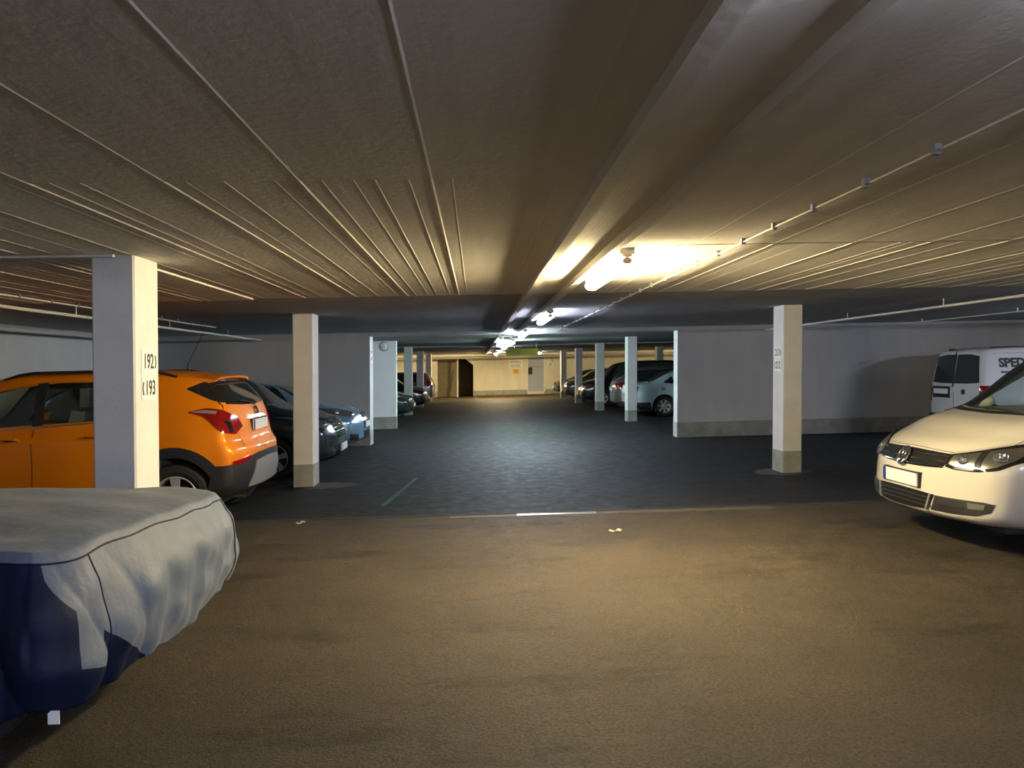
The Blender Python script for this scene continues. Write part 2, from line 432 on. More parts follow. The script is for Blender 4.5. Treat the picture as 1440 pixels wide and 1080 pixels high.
# faded green paint mark on the floor
g = MB(); g.add([(-1.20, 8.75, .003), (-1.13, 8.75, .003), (-.92, 10.95, .003), (-.97, 10.95, .003)], [(0, 1, 2, 3)])
structure(g.shear().build('trim_9', pmat('faded_green_paint', (.015, .085, .055), .6, var=.5, vscale=9)), 'short faded green paint line on the aisle floor', 'floor marking')
# repair patches round the pillar feet
def patch_floor(name, x, y, rx, ry, label, col):
    mb = MB(); n = 22; rnd = random.Random(int(x * 31 + y))
    pts = [(x + rx * math.cos(2 * PI * i / n) * rnd.uniform(.85, 1.1), y + ry * math.sin(2 * PI * i / n) * rnd.uniform(.85, 1.1)) for i in range(n)]
    mb.add([(a, c, .0035) for a, c in pts], [tuple(range(n))]).shear()
    structure(mb.build(name, pmat(name + '_mortar', col, .8, bump=.3, var=.2)), label, 'floor patch')
patch_floor('trim_10', -2.15, 10.45, .42, .30, 'mortar patch around the foot of the pillar beside the orange car', (.055, .05, .043))
patch_floor('trim_11', 4.35, 10.5, .40, .34, 'mortar patch around the foot of the pillar near the white car', (.055, .05, .043))
0 and patch_floor('trim_12', -2.2, 5.2, .40, .34, 'mortar patch around the foot of the 192 pillar', (.07, .06, .05))

# ------------------------------------------------------------------ pillars
def pillar(x0, y0, label, w=.28, d=.37):
    r = empty('pillar', (x0 + w / 2, y0 + d / 2, 0))
    tag(r, label, 'pillar', 'square concrete pillars beside the aisle', 'thing')
    ax, ay = w / 2, d / 2
    sk = K * ax
    mb = MB(); c = .012
    pl = [(-ax + c, -ay), (ax - c, -ay), (ax, -ay + c), (ax, ay - c), (ax - c, ay), (-ax + c, ay), (-ax, ay - c), (-ax, -ay + c)]
    mb.prism(pl, .31, H + .02, 'xy'); mb.v = [(x, y, z + K * x + (.0 if z > 1 else 0)) for x, y, z in mb.v]
    mb.build('shaft', M['pillar'], r)
    mb = MB(); mb.prism([(x * 1.012, y * 1.012) for x, y in pl], -.01, .315, 'xy'); mb.v = [(x, y, z + K * x) for x, y, z in mb.v]
    o = mb.build('painted_base', M['band'], r); o['label'] = 'grey painted foot of the pillar'
    return r
XPL, XPR = -2.33 - .28, 4.33
pillar(XPL, 5.04, 'white concrete pillar carrying the 192 and 193 plates')
pillar(XPL, 10.4, 'cream-lit concrete pillar standing between the orange car and the dark blue car')
pillar(XPL, 26.2, 'greenish-lit pillar just behind the black-green car')
pillar(XPL, 31.7, 'bluish pillar standing behind the black car with chrome-edged grille')
pillar(XPL, 37.3, 'bluish pillar beyond the lilac-grey car, closest to the alcove')
pillar(XPR, 10.4, 'cream-lit concrete pillar with two number plates near the white people carrier')
pillar(XPR - .11, 20.8, 'pale pillar in front of the tail of the silver-blue saloon')
pillar(XPR - .11, 26.2, 'greenish pillar behind the grey-blue hatchback')
pillar(XPR - .11, 31.7, 'bluish pillar beside the black people carrier with lit headlamps')
pillar(XPR - .11, 37.3, 'bluish pillar closest to the grey metal door')
pillar(7.75, 31.7, 'second-row pillar seen above the roof of the silver-blue saloon')

# parking bay number plates on the pillars
def number_sign(txt, arrow, x, yc, zc, facing, label, w=.30, h=.205):
    r = empty('parking_number_sign', (x, yc, zc))
    tag(r, label, 'sign', 'bay number plates on the pillars')
    s = 1 if facing > 0 else -1
    mb = MB(); mb.box(-.0005 if s > 0 else -.004, .004 if s > 0 else .0005, -w / 2, w / 2, -h / 2, h / 2); mb.build('plate', M['signwhite'], r)
    # text plane: right-reading from the aisle
    Rm = Matrix(((0, 0, s, .0045 * s), (s, 0, 0, 0), (0, 1, 0, 0), (0, 0, 0, 1)))
    dx = -.012 if arrow == '>' else .014
    text_mesh(txt, .145, M['ink'], 'numerals', r, Rm @ Matrix.Translation((dx, 0, 0)), bold=.002, xs=.74)
    a = .112 * (1 if arrow == '>' else -1); t = .012 * (1 if arrow == '>' else -1)
    mb = MB(); pts = [(a - t, .045), (a, 0), (a - t, -.045), (a - t * 2.6, -.045), (a - t * 1.4, 0), (a - t * 2.6, .045)]
    n = len(pts); vv = [Rm @ Vector((p[0], p[1], 0)) for p in pts] + [Rm @ Vector((p[0], p[1], -.001)) for p in pts]
    mb.add(vv, [tuple(range(n))] + [tuple(range(2 * n - 1, n - 1, -1))] + [(i, (i + 1) % n, n + (i + 1) % n, n + i) for i in range(n)])
    mb.build('arrow', M['ink'], r)
number_sign('192', '>', -2.33 + .001, 5.245, 1.695, 1, 'white plate reading 192 on the pillar, upper of its pair', w=.235, h=.175)
number_sign('193', '<', -2.33 + .001, 5.245, 1.512, 1, 'white plate reading 193 on the pillar, lower of its pair', w=.235, h=.165)
number_sign('213', '>', 4.33 - .001, 10.585, 1.735, -1, 'white plate reading 213, upper of its pair on the pillar near the white car', w=.24, h=.17)
number_sign('212', '<', 4.33 - .001, 10.585, 1.548, -1, 'white plate reading 212, lower of its pair on the pillar near the white car', w=.24, h=.17)

# ------------------------------------------------------------------ ceiling lamps
def lamp(y0, col, strength, label, x=.97, length=1.6, z=H, housing='housing', w=.13, group='fluorescent lamps along the aisle'):
    r = empty('fluorescent_lamp', (x, y0 + length / 2, z))
    tag(r, label, 'ceiling lamp', group)
    hl = length / 2; a = w / 2; zc = -.086
    mb = MB(); mb.box(-.052, .052, -hl, hl, -.044, -.001); mb.build('housing', M[housing], r)
    def oval(k): return [(k * a * .92 * math.sin(2 * PI * i / 14), zc + k * .040 * math.cos(2 * PI * i / 14)) for i in range(14)]
    mb = MB(); mb.prism(oval(1), -hl + .035, hl - .035)
    mb.build('diffuser', emat('lit_diffuser', col, strength), r, smooth=True, angle=50)
    for s in (-1, 1):
        mb = MB(); y = s * (hl - .018)
        mb.prism(oval(.60), y - .022, y + .022); mb.box(-.034, .034, y - .014, y + .014, -.06, -.001)
        mb.build('end_cap', M['lampcap'], r, smooth=True)
    for s in (-1, 1):
        for q in (-.45, 0, .45):
            mb = MB()
            mb.box(s * a * .93 - .004, s * a * .93 + .006, q * length * .8 - .012, q * length * .8 + .012, -.092, -.065)
            mb.build('clip', M['galv'], r)
    return r
WARM = (1.0, .79, .43); COOLB = (.72, .78, 1.0); COOL = (.72, .88, 1.0); MINT = (.66, .95, .90); LIL = (.80, .78, 1.0); ROSE = (1.0, .86, .74)
LS = 40
lamp(-5.6, COOLB, LS * 1.15, 'cold white tube lamp behind the viewer')
lamp(-5.6, COOLB, LS * 3.0, 'added unseen cold fill lamp behind the viewer over the white car side', x=6.5)  # added fill lamp out of view, lifts pillar fronts and the right cross wall
lamp(-.30, COOLB, LS * .40, 'dim failing tube lamp just above the viewer')
lamp(5.02, WARM, LS * 1.75, 'big warm glowing tube lamp, nearest in view, hanging before the floor joint')
lamp(10.3, COOLB, LS * .42, 'bluish white tube lamp, second in the row from the warm one')
lamp(15.65, COOL, LS * 1.8, 'cool tube lamp just before the crossbeam')
lamp(20.8, MINT, LS * .95, 'mint-white tube lamp beyond the crossbeam')
lamp(26.3, LIL, LS * .30, 'lilac-white tube lamp beside the yellow-green board')
lamp(31.6, ROSE, LS * .30, 'rosy tube lamp, last but one in the row')
lamp(37.5, WARM, LS * 1.9, 'warm tube lamp closest to the end wall')
lamp(37.6, (.75, .95, 1.0), LS * .25, 'small cold lamp under the slab in front of the grey door', x=3.2, length=.7)
lamp(38.0, WARM, LS * .8, 'added hidden warm fill lamp over the rear bays on the side of the lilac-grey car', x=-5.2)  # added warm fill, kept out of sight behind the pier wall
lamp(38.0, WARM, LS * .7, 'added hidden warm fill lamp over the rear bays behind the row of dark cars', x=12.0)  # added warm fill, kept out of sight behind the right cross wall

lamp(9.2, COOLB, LS * 1.0, 'added unseen cold fill lamp over the outer bays beyond the white people carrier', x=11.6)  # added off-frame fill lamp that brightens the van side and right cross wall
# ------------------------------------------------------------------ conduits and pipes
def conduit(x, y0, y1, z, r, label, clips, name='cable_conduit', wob=0.0, clipmat='clip', mat='pipe', group=None, every=1):
    root = empty(name, (x, y0, z)); tag(root, label, 'conduit' if 'conduit' in name else 'pipe', group)
    n = max(2, int((y1 - y0) / .5)); rnd = random.Random(int(abs(x) * 10))
    pts = [(rnd.uniform(-wob, wob), (y1 - y0) * i / n, rnd.uniform(-wob, wob * .4) if 0 < i < n else 0) for i in range(n + 1)]
    MB().tube(pts, r, 8).build('tube', M[mat], root, smooth=True)
    for i in range(1, n, every):
        p = pts[i]; b = MB()
        q = .013 if every == 1 else .006; b.box(p[0] - q, p[0] + q, p[1] - q, p[1] + q, p[2] - .014, H - z + .002)
        b.build('clip', M[clipmat], root)
conduit(1.655, 1.2, 15.7, 2.376, .006, 'thin clipped conduit under the slab beside the row of lamps', True, group=None, wob=.002, mat='conduit')
conduit(-4.34, 4.0, 12.4, 2.365, .009, 'thin clipped conduit under the slab above the orange car', True, wob=.005)
conduit(-4.61, 3.0, 15.88, 2.30, .018, 'pale pipe hung below the slab above the orange car', True, 'water_pipe', .006, 'pipe', every=5)
conduit(6.22, 4.0, 15.88, 2.30, .018, 'pale pipe hung below the slab above the white car', True, 'water_pipe', .0, 'pipe', every=5)
conduit(8.79, 6.0, 15.88, 2.335, .011, 'thin pale pipe below the slab in front of the van', True, 'water_pipe', .0, 'pipe', every=5)
r = empty('water_pipe', (XL + .1, 41.0, 2.16)); tag(r, 'long pipe crossing the head of the end wall', 'pipe')
MB().tube([(0, 0, 0), (XR - XL - .3, 0, K * (XR - XL - .3))], .03, 8).build('tube', M['galv'], r, smooth=True)
for i in range(8):
    b = MB(); xx = .6 + i * 2.5; b.box(xx - .012, xx + .012, -.012, .012, .02 + K * xx, .14 + K * xx); b.build('hanger', M['galv'], r)

# ------------------------------------------------------------------ far end things
def rect_sign(name, x0, x1, z0, z1, y, mat, label, cat='sign', t=.01, group=None):
    r = empty(name, ((x0 + x1) / 2, y, (z0 + z1) / 2)); tag(r, label, cat, group)
    w, h = (x1 - x0) / 2, (z1 - z0) / 2
    MB().box(-w, w, -t, 0, -h, h).build('board', mat, r)
    return r, w, h
r, w, h = rect_sign('notice_sign', 1.80, 2.55, 1.55, 2.02, YF, M['signwhite'], 'white lettered notice on the end wall')
mb = MB()
rnd = random.Random(3)
for i, zz in enumerate((.16, .10, -.03, -.10, -.16)):
    x = -w + .08
    while x < w - .1:
        l = rnd.uniform(.03, .11); mb.box(x, min(x + l, w - .06), -.013, -.009, zz - .014, zz + .016); x += l + .025
mb.build('lettering', pmat('brown_print', (.20, .11, .06), .6), r)
r, w, h = rect_sign('warning_sign', 2.02, 2.36, 1.22, 1.53, YF, M['ylw'], 'small yellow notice below the white one on the end wall')
mb = MB(); mb.box(-.12, .12, -.013, -.009, .03, .06); mb.box(-.12, .12, -.013, -.009, -.05, -.03); mb.build('lettering', M['ink'], r)
# hanging yellow-green board
r = empty('hanging_board', (1.50, 25.2, 2.12)); tag(r, 'long yellow-green board hung from the slab over the aisle', 'sign')
MB().prism([(-.55, -.13), (.54, -.09), (.56, .13), (-.3, .13), (-.55, .03)], -.015, .015).build('board', M['yg'], r)
for s in (-.25, .48): MB().box(s - .008, s + .008, -.006, .006, .12, .30).build('hanger', M['galv'], r)
# emergency exit sign
r = empty('emergency_exit_sign', (.62, 19.0, 2.24)); tag(r, 'small lit white and green sign hung beside the lamp row', 'sign')
MB().box(-.16, .16, -.03, .03, -.10, .09).build('casing', emat('exit_sign_white', (.9, 1.0, .93), 1.6), r)
MB().prism([(-.15, -.09), (.06, -.09), (.14, -.03), (-.02, -.02), (-.15, .0)], -.034, -.030).build('pictogram', emat('exit_sign_green', (.05, .65, .30), .8), r)
MB().box(-.01, .01, -.01, .01, .09, .16).build('hanger', M['galv'], r)
# grey steel door in the end wall
r = empty('door_1', (3.335, YF + .08, .22)); structure(r, 'grey metal door in the cream end wall', 'door')
MB().box(-.475, .475, -.03, .03, 0, 2.09).build('door_leaf', M['dooruv'], r)
MB().box(-.475, .475, -.035, -.03, 1.38, 1.40).build('rail', M['clad'], r)
mb = MB(); mb.box(-.50, -.45, -.09, .05, 0, 2.1); mb.box(.45, .53, -.09, .05, 0, 2.1); mb.box(-.5, .53, -.09, .05, 2.06, 2.12)
mb.build('door_frame', M['pillar'], r)
MB().box(-.45, -.20, -.045, -.031, .98, 1.36).build('vent_panel', M['black'], r)
MB().tube([(-.36, -.05, .92), (-.25, -.05, .92)], .012, 6).build('door_handle', M['chrome'], r)
# wall box and cable by the door
r = empty('junction_box', (4.20, YF, 1.75)); tag(r, 'small junction box with a cable on the end wall beside the grey door', 'box')
MB().box(-.14, .14, -.08, 0, -.08, .08).build('box', M['signwhite'], r)
mb = MB(); mb.tube([(.05, -.03, .05), (.05, -.03, .55)], .014, 6); mb.build('cable', M['clip'], r)
MB().box(-.10, .02, -.085, -.078, -.03, .03).build('label_plate', M['ink'], r)
# post of the alcove and a leaning pole
r = empty('steel_post', (-1.13, YF + .05, 0)); tag(r, 'thin white post standing in the alcove opening', 'post')
MB().box(-.035, .035, -.035, .035, -.005, 2.18).build('shaft', M['pillar'], r)
MB().box(-.07, .07, -.07, .07, -.005, .02).build('foot_plate', M['galv'], r)
mb = MB(); mb.tube([(-1.62, YF + .55, .0), (-1.36, YF + .90, 1.55)], .022, 8)
tag(mb.shear().build('wooden_pole', M['wood'], smooth=True), 'wooden pole leaning inside the alcove', 'pole')
mb = MB(); mb.tube([(-1.95, YF + .55, .0), (-1.45, YF + .90, .62)], .02, 8)
tag(mb.shear().build('wooden_lath', M['wood'], smooth=True), 'short wooden lath lying low inside the alcove', 'lath')
# sounder on the white pier wall
r = empty('alarm_sounder', (-2.58, 20.3, 2.25)); tag(r, 'round alarm sounder high on the white cross wall', 'alarm')
MB().lathe([(.11, 0), (.11, -.03), (.085, -.06), (.04, -.075), (.005, -.078)], 24, 'y', closed=False).build('dome', M['signwhite'], r, smooth=True)
MB().lathe([(.125, -.002), (.125, -.014), (.111, -.014), (.111, -.002)], 24, 'y').build('rim', M['clad'], r, smooth=True)
MB().tube([(-.04, -.01, .09), (-.05, -.01, .15)], .01, 6).build('cable', M['clip'], r)
# red and white reflector plates on wall ends
def hazard(x, y, z, label, nx):
    r = empty('reflector_plate', (x, y, z)); tag(r, label, 'reflector', 'red and white reflector plates on wall ends')
    MB().box(-.004, .006, -.08, .08, -.14, .14).build('plate', M['signwhite'], r)
    MB().prism([(-.08, -.13), (.08, -.05), (.08, .02), (-.08, -.05)], .006, .008, 'yz').build('stripe', M['red'], r)
    MB().prism([(-.08, .02), (.08, .09), (.08, .13), (-.08, .10)], .006, .008, 'yz').build('stripe', M['red'], r)
hazard(-2.329, 16.12, 1.92, 'reflector plate on the end of the wall behind the light blue car', 1)
hazard(-2.246, 20.45, 1.90, 'reflector plate on the end of the bright white cross wall', 1)
# litter on the floor
for (x, y, s, rz, lab) in ((1.28, 7.05, .075, .3, 'dry pale leaf lying just before the floor joint'),
                           (-1.92, 7.9, .075, 1.1, 'scrap of paper on the floor below the orange car tail')):
    M.setdefault('litter', pmat('dull_paper', (.40, .36, .30), .8))
    r = empty('dry_leaf' if 'leaf' in lab else 'paper_scrap', (x, y, .004), rz, True); tag(r, lab, 'litter')
    mb = MB(); n = 10
    top = [(s * (2 * i / n - 1), .35 * s * math.sin(PI * i / n) ** .8 * (1 if i % 2 else .8), .006 + .012 * math.sin(i)) for i in range(n + 1)]
    bot = [(s * (2 * i / n - 1), -.38 * s * math.sin(PI * i / n) ** .7, .004 + .006 * math.cos(i * 1.3)) for i in range(n + 1)]
    mb.add(top + bot, [(i, i + 1, n + 2 + i, n + 1 + i) for i in range(n)])
    mb.build('blade' if 'leaf' in lab else 'sheet', M['litter'], r)

# ------------------------------------------------------------------ cars
def pchip(xk, yk, x):
    xk = np.asarray(xk, float); yk = np.asarray(yk, float); x = np.clip(np.asarray(x, float), xk[0], xk[-1])
    h = np.diff(xk); d = np.diff(yk) / h; n = len(xk); m = np.zeros(n)
    for i in range(1, n - 1):
        if d[i - 1] * d[i] > 0:
            w1 = 2 * h[i] + h[i - 1]; w2 = h[i] + 2 * h[i - 1]
            m[i] = (w1 + w2) / (w1 / d[i - 1] + w2 / d[i])
    m[0] = d[0]; m[-1] = d[-1]
    i = np.clip(np.searchsorted(xk, x) - 1, 0, n - 2)
    t = (x - xk[i]) / h[i]
    return ((1 + 2 * t) * (1 - t) ** 2 * yk[i] + t * (1 - t) ** 2 * h[i] * m[i] + t * t * (3 - 2 * t) * yk[i + 1] + t * t * (t - 1) * h[i] * m[i + 1])

def section(zb, zbelt, wm, wb, zr, wr, sub=5):
    gap = max(zr - zbelt, .01); e = min(.07, .38 * gap)
    hm = zbelt - zb
    P = [(0, zb), (wm * .82, zb), (wm * .955, zb + .055), (wm * .99, zb + hm * .28), (wm, zb + hm * .60), (wm * .985, zb + hm * .86),
         (wb, zbelt), (wb + (wr - wb) * .5 + .02 * min(1, gap * 3), zbelt + gap * .5 - e * .3), (wr, zr - e), (wr * .80, zr - e * .28), (wr * .4, zr - e * .05), (0, zr)]
    P = [np.array(p, float) for p in P]; out = []
    n = len(P)
    for i in range(n - 1):
        p0 = P[max(i - 1, 0)] if i > 0 else P[0] * np.array([-1, 1]) if False else P[max(i - 1, 0)]
        p1, p2 = P[i], P[i + 1]; p3 = P[min(i + 2, n - 1)]
        t1 = (p2 - p0) * .42; t2 = (p3 - p1) * .42
        l = np.linalg.norm(p2 - p1)
        for t in (t1, t2):
            q = np.linalg.norm(t)
            if q > l * 1.1: t *= l * 1.1 / q
        for k in range(sub):
            s = k / sub; a = 2 * s ** 3 - 3 * s ** 2 + 1; b = s ** 3 - 2 * s ** 2 + s; c = -2 * s ** 3 + 3 * s ** 2; d = s ** 3 - s ** 2
            q = a * p1 + b * t1 + c * p2 + d * t2
            out.append((max(q[0], 0), q[1]))
    out.append(tuple(P[-1]))
    return out

class Shape:
    """car body surface. x runs from the tail (0) to the nose (L), y to the left, z up."""
    def __init__(s, rows, rear, front, bow_r=.10, bow_f=.22, Rr=1.1, Rf=.9, pw=2.6):
        s.rows = np.array(rows, float); s.L = s.rows[-1][0]; s.W = s.rows[:, 3].max()
        s.rear = np.array(rear, float); s.front = np.array(front, float)
        s.br, s.bf, s.Rr, s.Rf, s.pw = bow_r, bow_f, Rr, Rf, pw
    def tab(s, x): return [float(pchip(s.rows[:, 0], s.rows[:, i], x)) for i in range(1, 7)]
    def warp(s, x, y, z):
        k = min(1, abs(y) / s.W)
        if x < s.Rr:
            a = 1 - x / s.Rr
            x2 = x + (float(pchip(s.rear[:, 0], s.rear[:, 1], z)) + s.br * k ** s.pw) * a ** 1.25
        else: x2 = x
        if x > s.L - s.Rf:
            a = 1 - (s.L - x) / s.Rf
            x2 = x - (float(pchip(s.front[:, 0], s.front[:, 1], z)) + s.bf * k ** s.pw) * a ** 1.25
        return x2
    def mesh(s, name, mat, x0=0, x1=None, mod=None, nx=64, sub=5, rnd=.06):
        x1 = s.L if x1 is None else x1
        d = .10
        xs = [x0 + d * (1 - math.cos(PI / 2 * i / 5)) for i in range(5)] + list(np.linspace(x0 + d, x1 - d, nx)) + [x1 - d * (1 - math.cos(PI / 2 * i / 5)) for i in range(4, -1, -1)]
        rings = []
        for x in xs:
            t = s.tab(x)
            if mod: t = mod(x, t)
            h = section(*t, sub=sub)
            q = min(x - x0, x1 - x)
            ins = rnd * (1 - math.sqrt(max(0, 1 - (1 - q / d) ** 2))) if q < d else 0
            ring = [(y, z) for y, z in h] + [(-y, z) for y, z in h[-2:0:-1]]
            if ins:
                zc = (t[0] + t[4]) / 2; hy = t[2]; hz = (t[4] - t[0]) / 2
                ring = [(y * (1 - ins / hy), zc + (z - zc) * (1 - ins / hz)) for y, z in ring]
            rings.append((x, ring))
        v = []; f = []; n = len(rings[0][1])
        for x, ring in rings:
            v += [(s.warp(x, y, z), y, z) for y, z in ring]
        for i in range(len(rings) - 1):
            for j in range(n):
                f.append((i * n + j, i * n + (j + 1) % n, (i + 1) * n + (j + 1) % n, (i + 1) * n + j))
        def cap(ri, flip):
            x, ring = rings[ri]; base = ri * n
            zc = sum(z for y, z in ring) / n
            prev = [base + j for j in range(n)]
            for q in range(1, 14):
                sc = 1 - q / 14
                o = len(v)
                for y, z in ring: yy, zz = y * sc, zc + (z - zc) * sc; v.append((s.warp(x, yy, zz), yy, zz))
                cur = [o + j for j in range(n)]
                for j in range(n): f.append((prev[j], prev[(j + 1) % n], cur[(j + 1) % n], cur[j]))
                prev = cur
            o = len(v); v.append((s.warp(x, 0, zc), 0, zc))
            for j in range(n): f.append((prev[j], prev[(j + 1) % n], o))
        cap(0, 0); cap(len(rings) - 1, 1)
        mb = MB(); mb.v = v; mb.f = f; mb.mi = [0] * len(f)
        return mb.build(name, mat, smooth=True, angle=40)

def boolean(o, cutter, op='DIFFERENCE'):
    md = o.modifiers.new('b', 'BOOLEAN'); md.operation = op; md.object = cutter; md.solver = 'EXACT'; md.material_mode = 'TRANSFER'
    bpy.context.view_layer.update()
    me = bpy.data.meshes.new_from_object(o.evaluated_get(bpy.context.evaluated_depsgraph_get()))
    o.modifiers.clear(); o.data = me
    c = cutter.data; bpy.data.objects.remove(cutter)

def resample(chain, n):
    P = np.array(chain, float)
    if len(P) > 2:   # smooth the chain a little, keeping corners soft
        d = np.r_[0, np.cumsum(np.linalg.norm(np.diff(P, axis=0), axis=1))]
        t = np.linspace(0, d[-1], n)
        a = np.stack([np.interp(t, d, P[:, i]) for i in range(2)], 1)
        b = np.stack([pchip(d, P[:, i], t) for i in range(2)], 1)
        return a * .3 + b * .7
    t = np.linspace(0, 1, n)[:, None]
    return P[0] * (1 - t) + P[-1] * t

class Car:
    def __init__(s, shape, name, loc, nose, label, cat, group=None, L=None):
        """loc: world point below the END named by nose ('+x' or '-x' travel direction); loc is the tail x or nose x"""
        s.sh = shape
        s.root = empty(name, (0, 0, 0)); tag(s.root, label, cat, group)
        Lc = shape.L
        if nose == '+x': x0, rz = loc['tail'] if 'tail' in loc else loc['nose'] - Lc, 0
        else: x0, rz = loc['tail'] if 'tail' in loc else loc['nose'] + Lc, PI
        R = Matrix.Rotation(-math.atan(K), 4, 'Y') @ Matrix.Rotation(rz + loc.get('turn', 0), 4, 'Z')
        s.root.rotation_euler = R.to_euler(); s.root.location = (x0, loc['y'], K * x0 + .002)
        s.bvh = None
    def body(s, mat, arches, cavity=None, cuts=(), nx=64, sub=5, inner='interior'):
        o = s.sh.mesh('body', mat, nx=nx, sub=sub)
        me = o.data; s.bvh = BVHTree.FromPolygons([v.co[:] for v in me.vertices], [p.vertices[:] for p in me.polygons])
        mb = MB()
        for (x, z, r) in arches:
            for sg in (-1, 1):
                a, b = sorted((sg * (s.sh.W - .27), sg * (s.sh.W + .3)))
                mb.lathe([(r, a), (r, b)], 40, 'y', (x, 0, z), closed=False)
        o.data.materials.append(M['black'])
        if arches:
            c = mb.build('cut', M['black']); boolean(o, c)
        if cavity:
            x0, x1, zf = cavity
            def mod(x, t):
                zb, zbelt, wm, wb, zr, wr = t
                return [zf, max(zbelt, zf + .1), wm - .10, wb - .06, max(zr - .045, zf + .16), wr - .05]
            c = s.sh.mesh('cav', M['interior'], x0=x0, x1=x1, mod=mod, nx=40, sub=4, rnd=.02)
            c.data.materials.clear(); c.data.materials.append(M[inner])
            boolean(o, c)
            for mb in cuts:
                c = mb.build('cut', M['black']); boolean(o, c)
        ms = [m for m in o.data.materials]
        o.data.polygons.foreach_set('use_smooth', [True] * len(o.data.polygons)); o.data.set_sharp_from_angle(angle=math.radians(38))
        o.parent = s.root; s.bodyo = o
        return o
    def hit(s, a, b, axis, sg=1):
        if axis == 'side': o, d = Vector((a, 3 * sg, b)), Vector((0, -sg, 0))
        elif axis == 'rear': o, d = Vector((-3, a, b)), Vector((1, 0, 0))
        elif axis == 'front': o, d = Vector((s.sh.L + 3, a, b)), Vector((-1, 0, 0))
        else: o, d = Vector((a, b, 4)), Vector((0, 0, -1))
        loc, nrm, _, _ = s.bvh.ray_cast(o, d)
        if loc is None:
            g = {'side': Vector((a, s.sh.W * sg * .9, b)), 'rear': Vector((.1, a, b)), 'front': Vector((s.sh.L - .1, a, b)), 'top': Vector((a, b, 1.2))}[axis]
            loc, nrm, _, _ = s.bvh.find_nearest(g)
        if nrm.dot(d) > 0: nrm = -nrm
        return loc, nrm
    def surf(s, top, bot, axis, sg=1, n=22, m=8, off=.004, depth=.02):
        T, B = resample(top, n), resample(bot, n)
        out = []; inn = []
        for j in range(m + 1):
            t = j / m
            for i in range(n):
                p = T[i] * (1 - t) + B[i] * t
                l, nr = s.hit(p[0], p[1], axis, sg)
                out.append(l + nr * off); inn.append(l - nr * depth)
        f = []; N = n * (m + 1)
        for j in range(m):
            for i in range(n - 1):
                a = j * n + i; q = (a, a + 1, a + n + 1, a + n); f.append(q); f.append(tuple(N + k for k in reversed(q)))
        edge = [i for i in range(n)] + [j * n + n - 1 for j in range(1, m + 1)] + [m * n + i for i in range(n - 2, -1, -1)] + [j * n for j in range(m - 1, 0, -1)]
        for k in range(len(edge)):
            a, b = edge[k], edge[(k + 1) % len(edge)]; f.append((a, N + a, N + b, b))
        return out + inn, f
    def patch(s, name, mat, top, bot, axis, sg=1, n=22, m=8, off=.004, depth=.012, parent=None, label=None):
        mb = MB(); mb.add(*s.surf(top, bot, axis, sg, n, m, off, depth))
        o = mb.build(name, M[mat] if isinstance(mat, str) else mat, parent or s.root, smooth=True, angle=50)
        if label: o['label'] = label
        return o
    def both(s, *a, **k): return [s.patch(*a, sg=g, **k) for g in (1, -1)]
    def ring(s, name, mat, x, z, r0, r1, a0, a1, off=.02, axis='side', n=30):
        for g in (1, -1):
            top = [(x + r1 * math.cos(math.radians(a0 + (a1 - a0) * i / n)), z + r1 * math.sin(math.radians(a0 + (a1 - a0) * i / n))) for i in range(n + 1)]
            bot = [(x + r0 * math.cos(math.radians(a0 + (a1 - a0) * i / n)), z + r0 * math.sin(math.radians(a0 + (a1 - a0) * i / n))) for i in range(n + 1)]
            s.patch(name, mat, top, bot, axis, sg=g, n=n + 1, m=3, off=off, depth=.03)
    def line(s, mbv, pts, axis, sg=1, r=.0035, k=10):
        P = resample(pts, k)
        mbv.tube([s.hit(a, b, axis, sg)[0] for a, b in P], r, 5)
    def seams(s, lines, mat='black', name='panel_gap', r=.0035):
        for pts, axis, sgs in lines:
            for g in sgs:
                mb = MB(); s.line(mb, pts, axis, g, r=r); mb.build(name, M[mat], s.root)
    def wheels(s, xs, r, track, style, w=.215, rim_mat='alu', rr=.66):
        for x in xs:
            for g in (1, -1):
                t = MB(); hw = w / 2
                prof = [(r * rr, -hw * .82), (r * .80, -hw), (r * .94, -hw * .93), (r * .985, -hw * .72), (r, -hw * .3), (r, hw * .3), (r * .985, hw * .72), (r * .94, hw * .93), (r * .80, hw), (r * rr, hw * .82)]
                t.lathe(prof, 48, 'y')
                o = t.build('wheel', M['rubber'], s.root, smooth=True, loc=(x, g * track, r - .004), angle=30)
                q = MB(); R = r * rr
                q.lathe([(R * 1.01, -hw * .75), (R * 1.01, hw * .80), (R * .965, hw * .86), (R * .93, hw * .80), (R * .90, hw * .35), (R * .90, -hw * .75)], 40, 'y')
                # spokes on the outer side (+y local, mirrored for g)
                ns, wid, twin = style
                for i in range(ns):
                    a = 2 * PI * i / ns + .3
                    for dlt in ((-.11, .11) if twin else (0,)):
                        ca, sa = math.cos(a + dlt), math.sin(a + dlt); cb, sb = math.cos(a + dlt * .5), math.sin(a + dlt * .5)
                        def P(rad, off, y, c=ca, s_=sa): return (rad * c - off * s_, y, rad * s_ + off * c)
                        w0, w1 = wid * .8, wid * (1.25 if not twin else .9)
                        y0, y1 = hw * .72, hw * .80
                        v = [P(.05, -w0, y0 - .03, cb, sb), P(.05, w0, y0 - .03, cb, sb), P(R * .93, w1, y1 - .025), P(R * .93, -w1, y1 - .025),
                             P(.05, -w0, y0, cb, sb), P(.05, w0, y0, cb, sb), P(R * .93, w1, y1), P(R * .93, -w1, y1)]
                        q.add(v, [(0, 1, 2, 3), (7, 6, 5, 4), (0, 4, 5, 1), (1, 5, 6, 2), (2, 6, 7, 3), (3, 7, 4, 0)])
                q.lathe([(.072, hw * .4), (.072, hw * .76), (.05, hw * .84), (.002, hw * .86)], 20, 'y', closed=False)
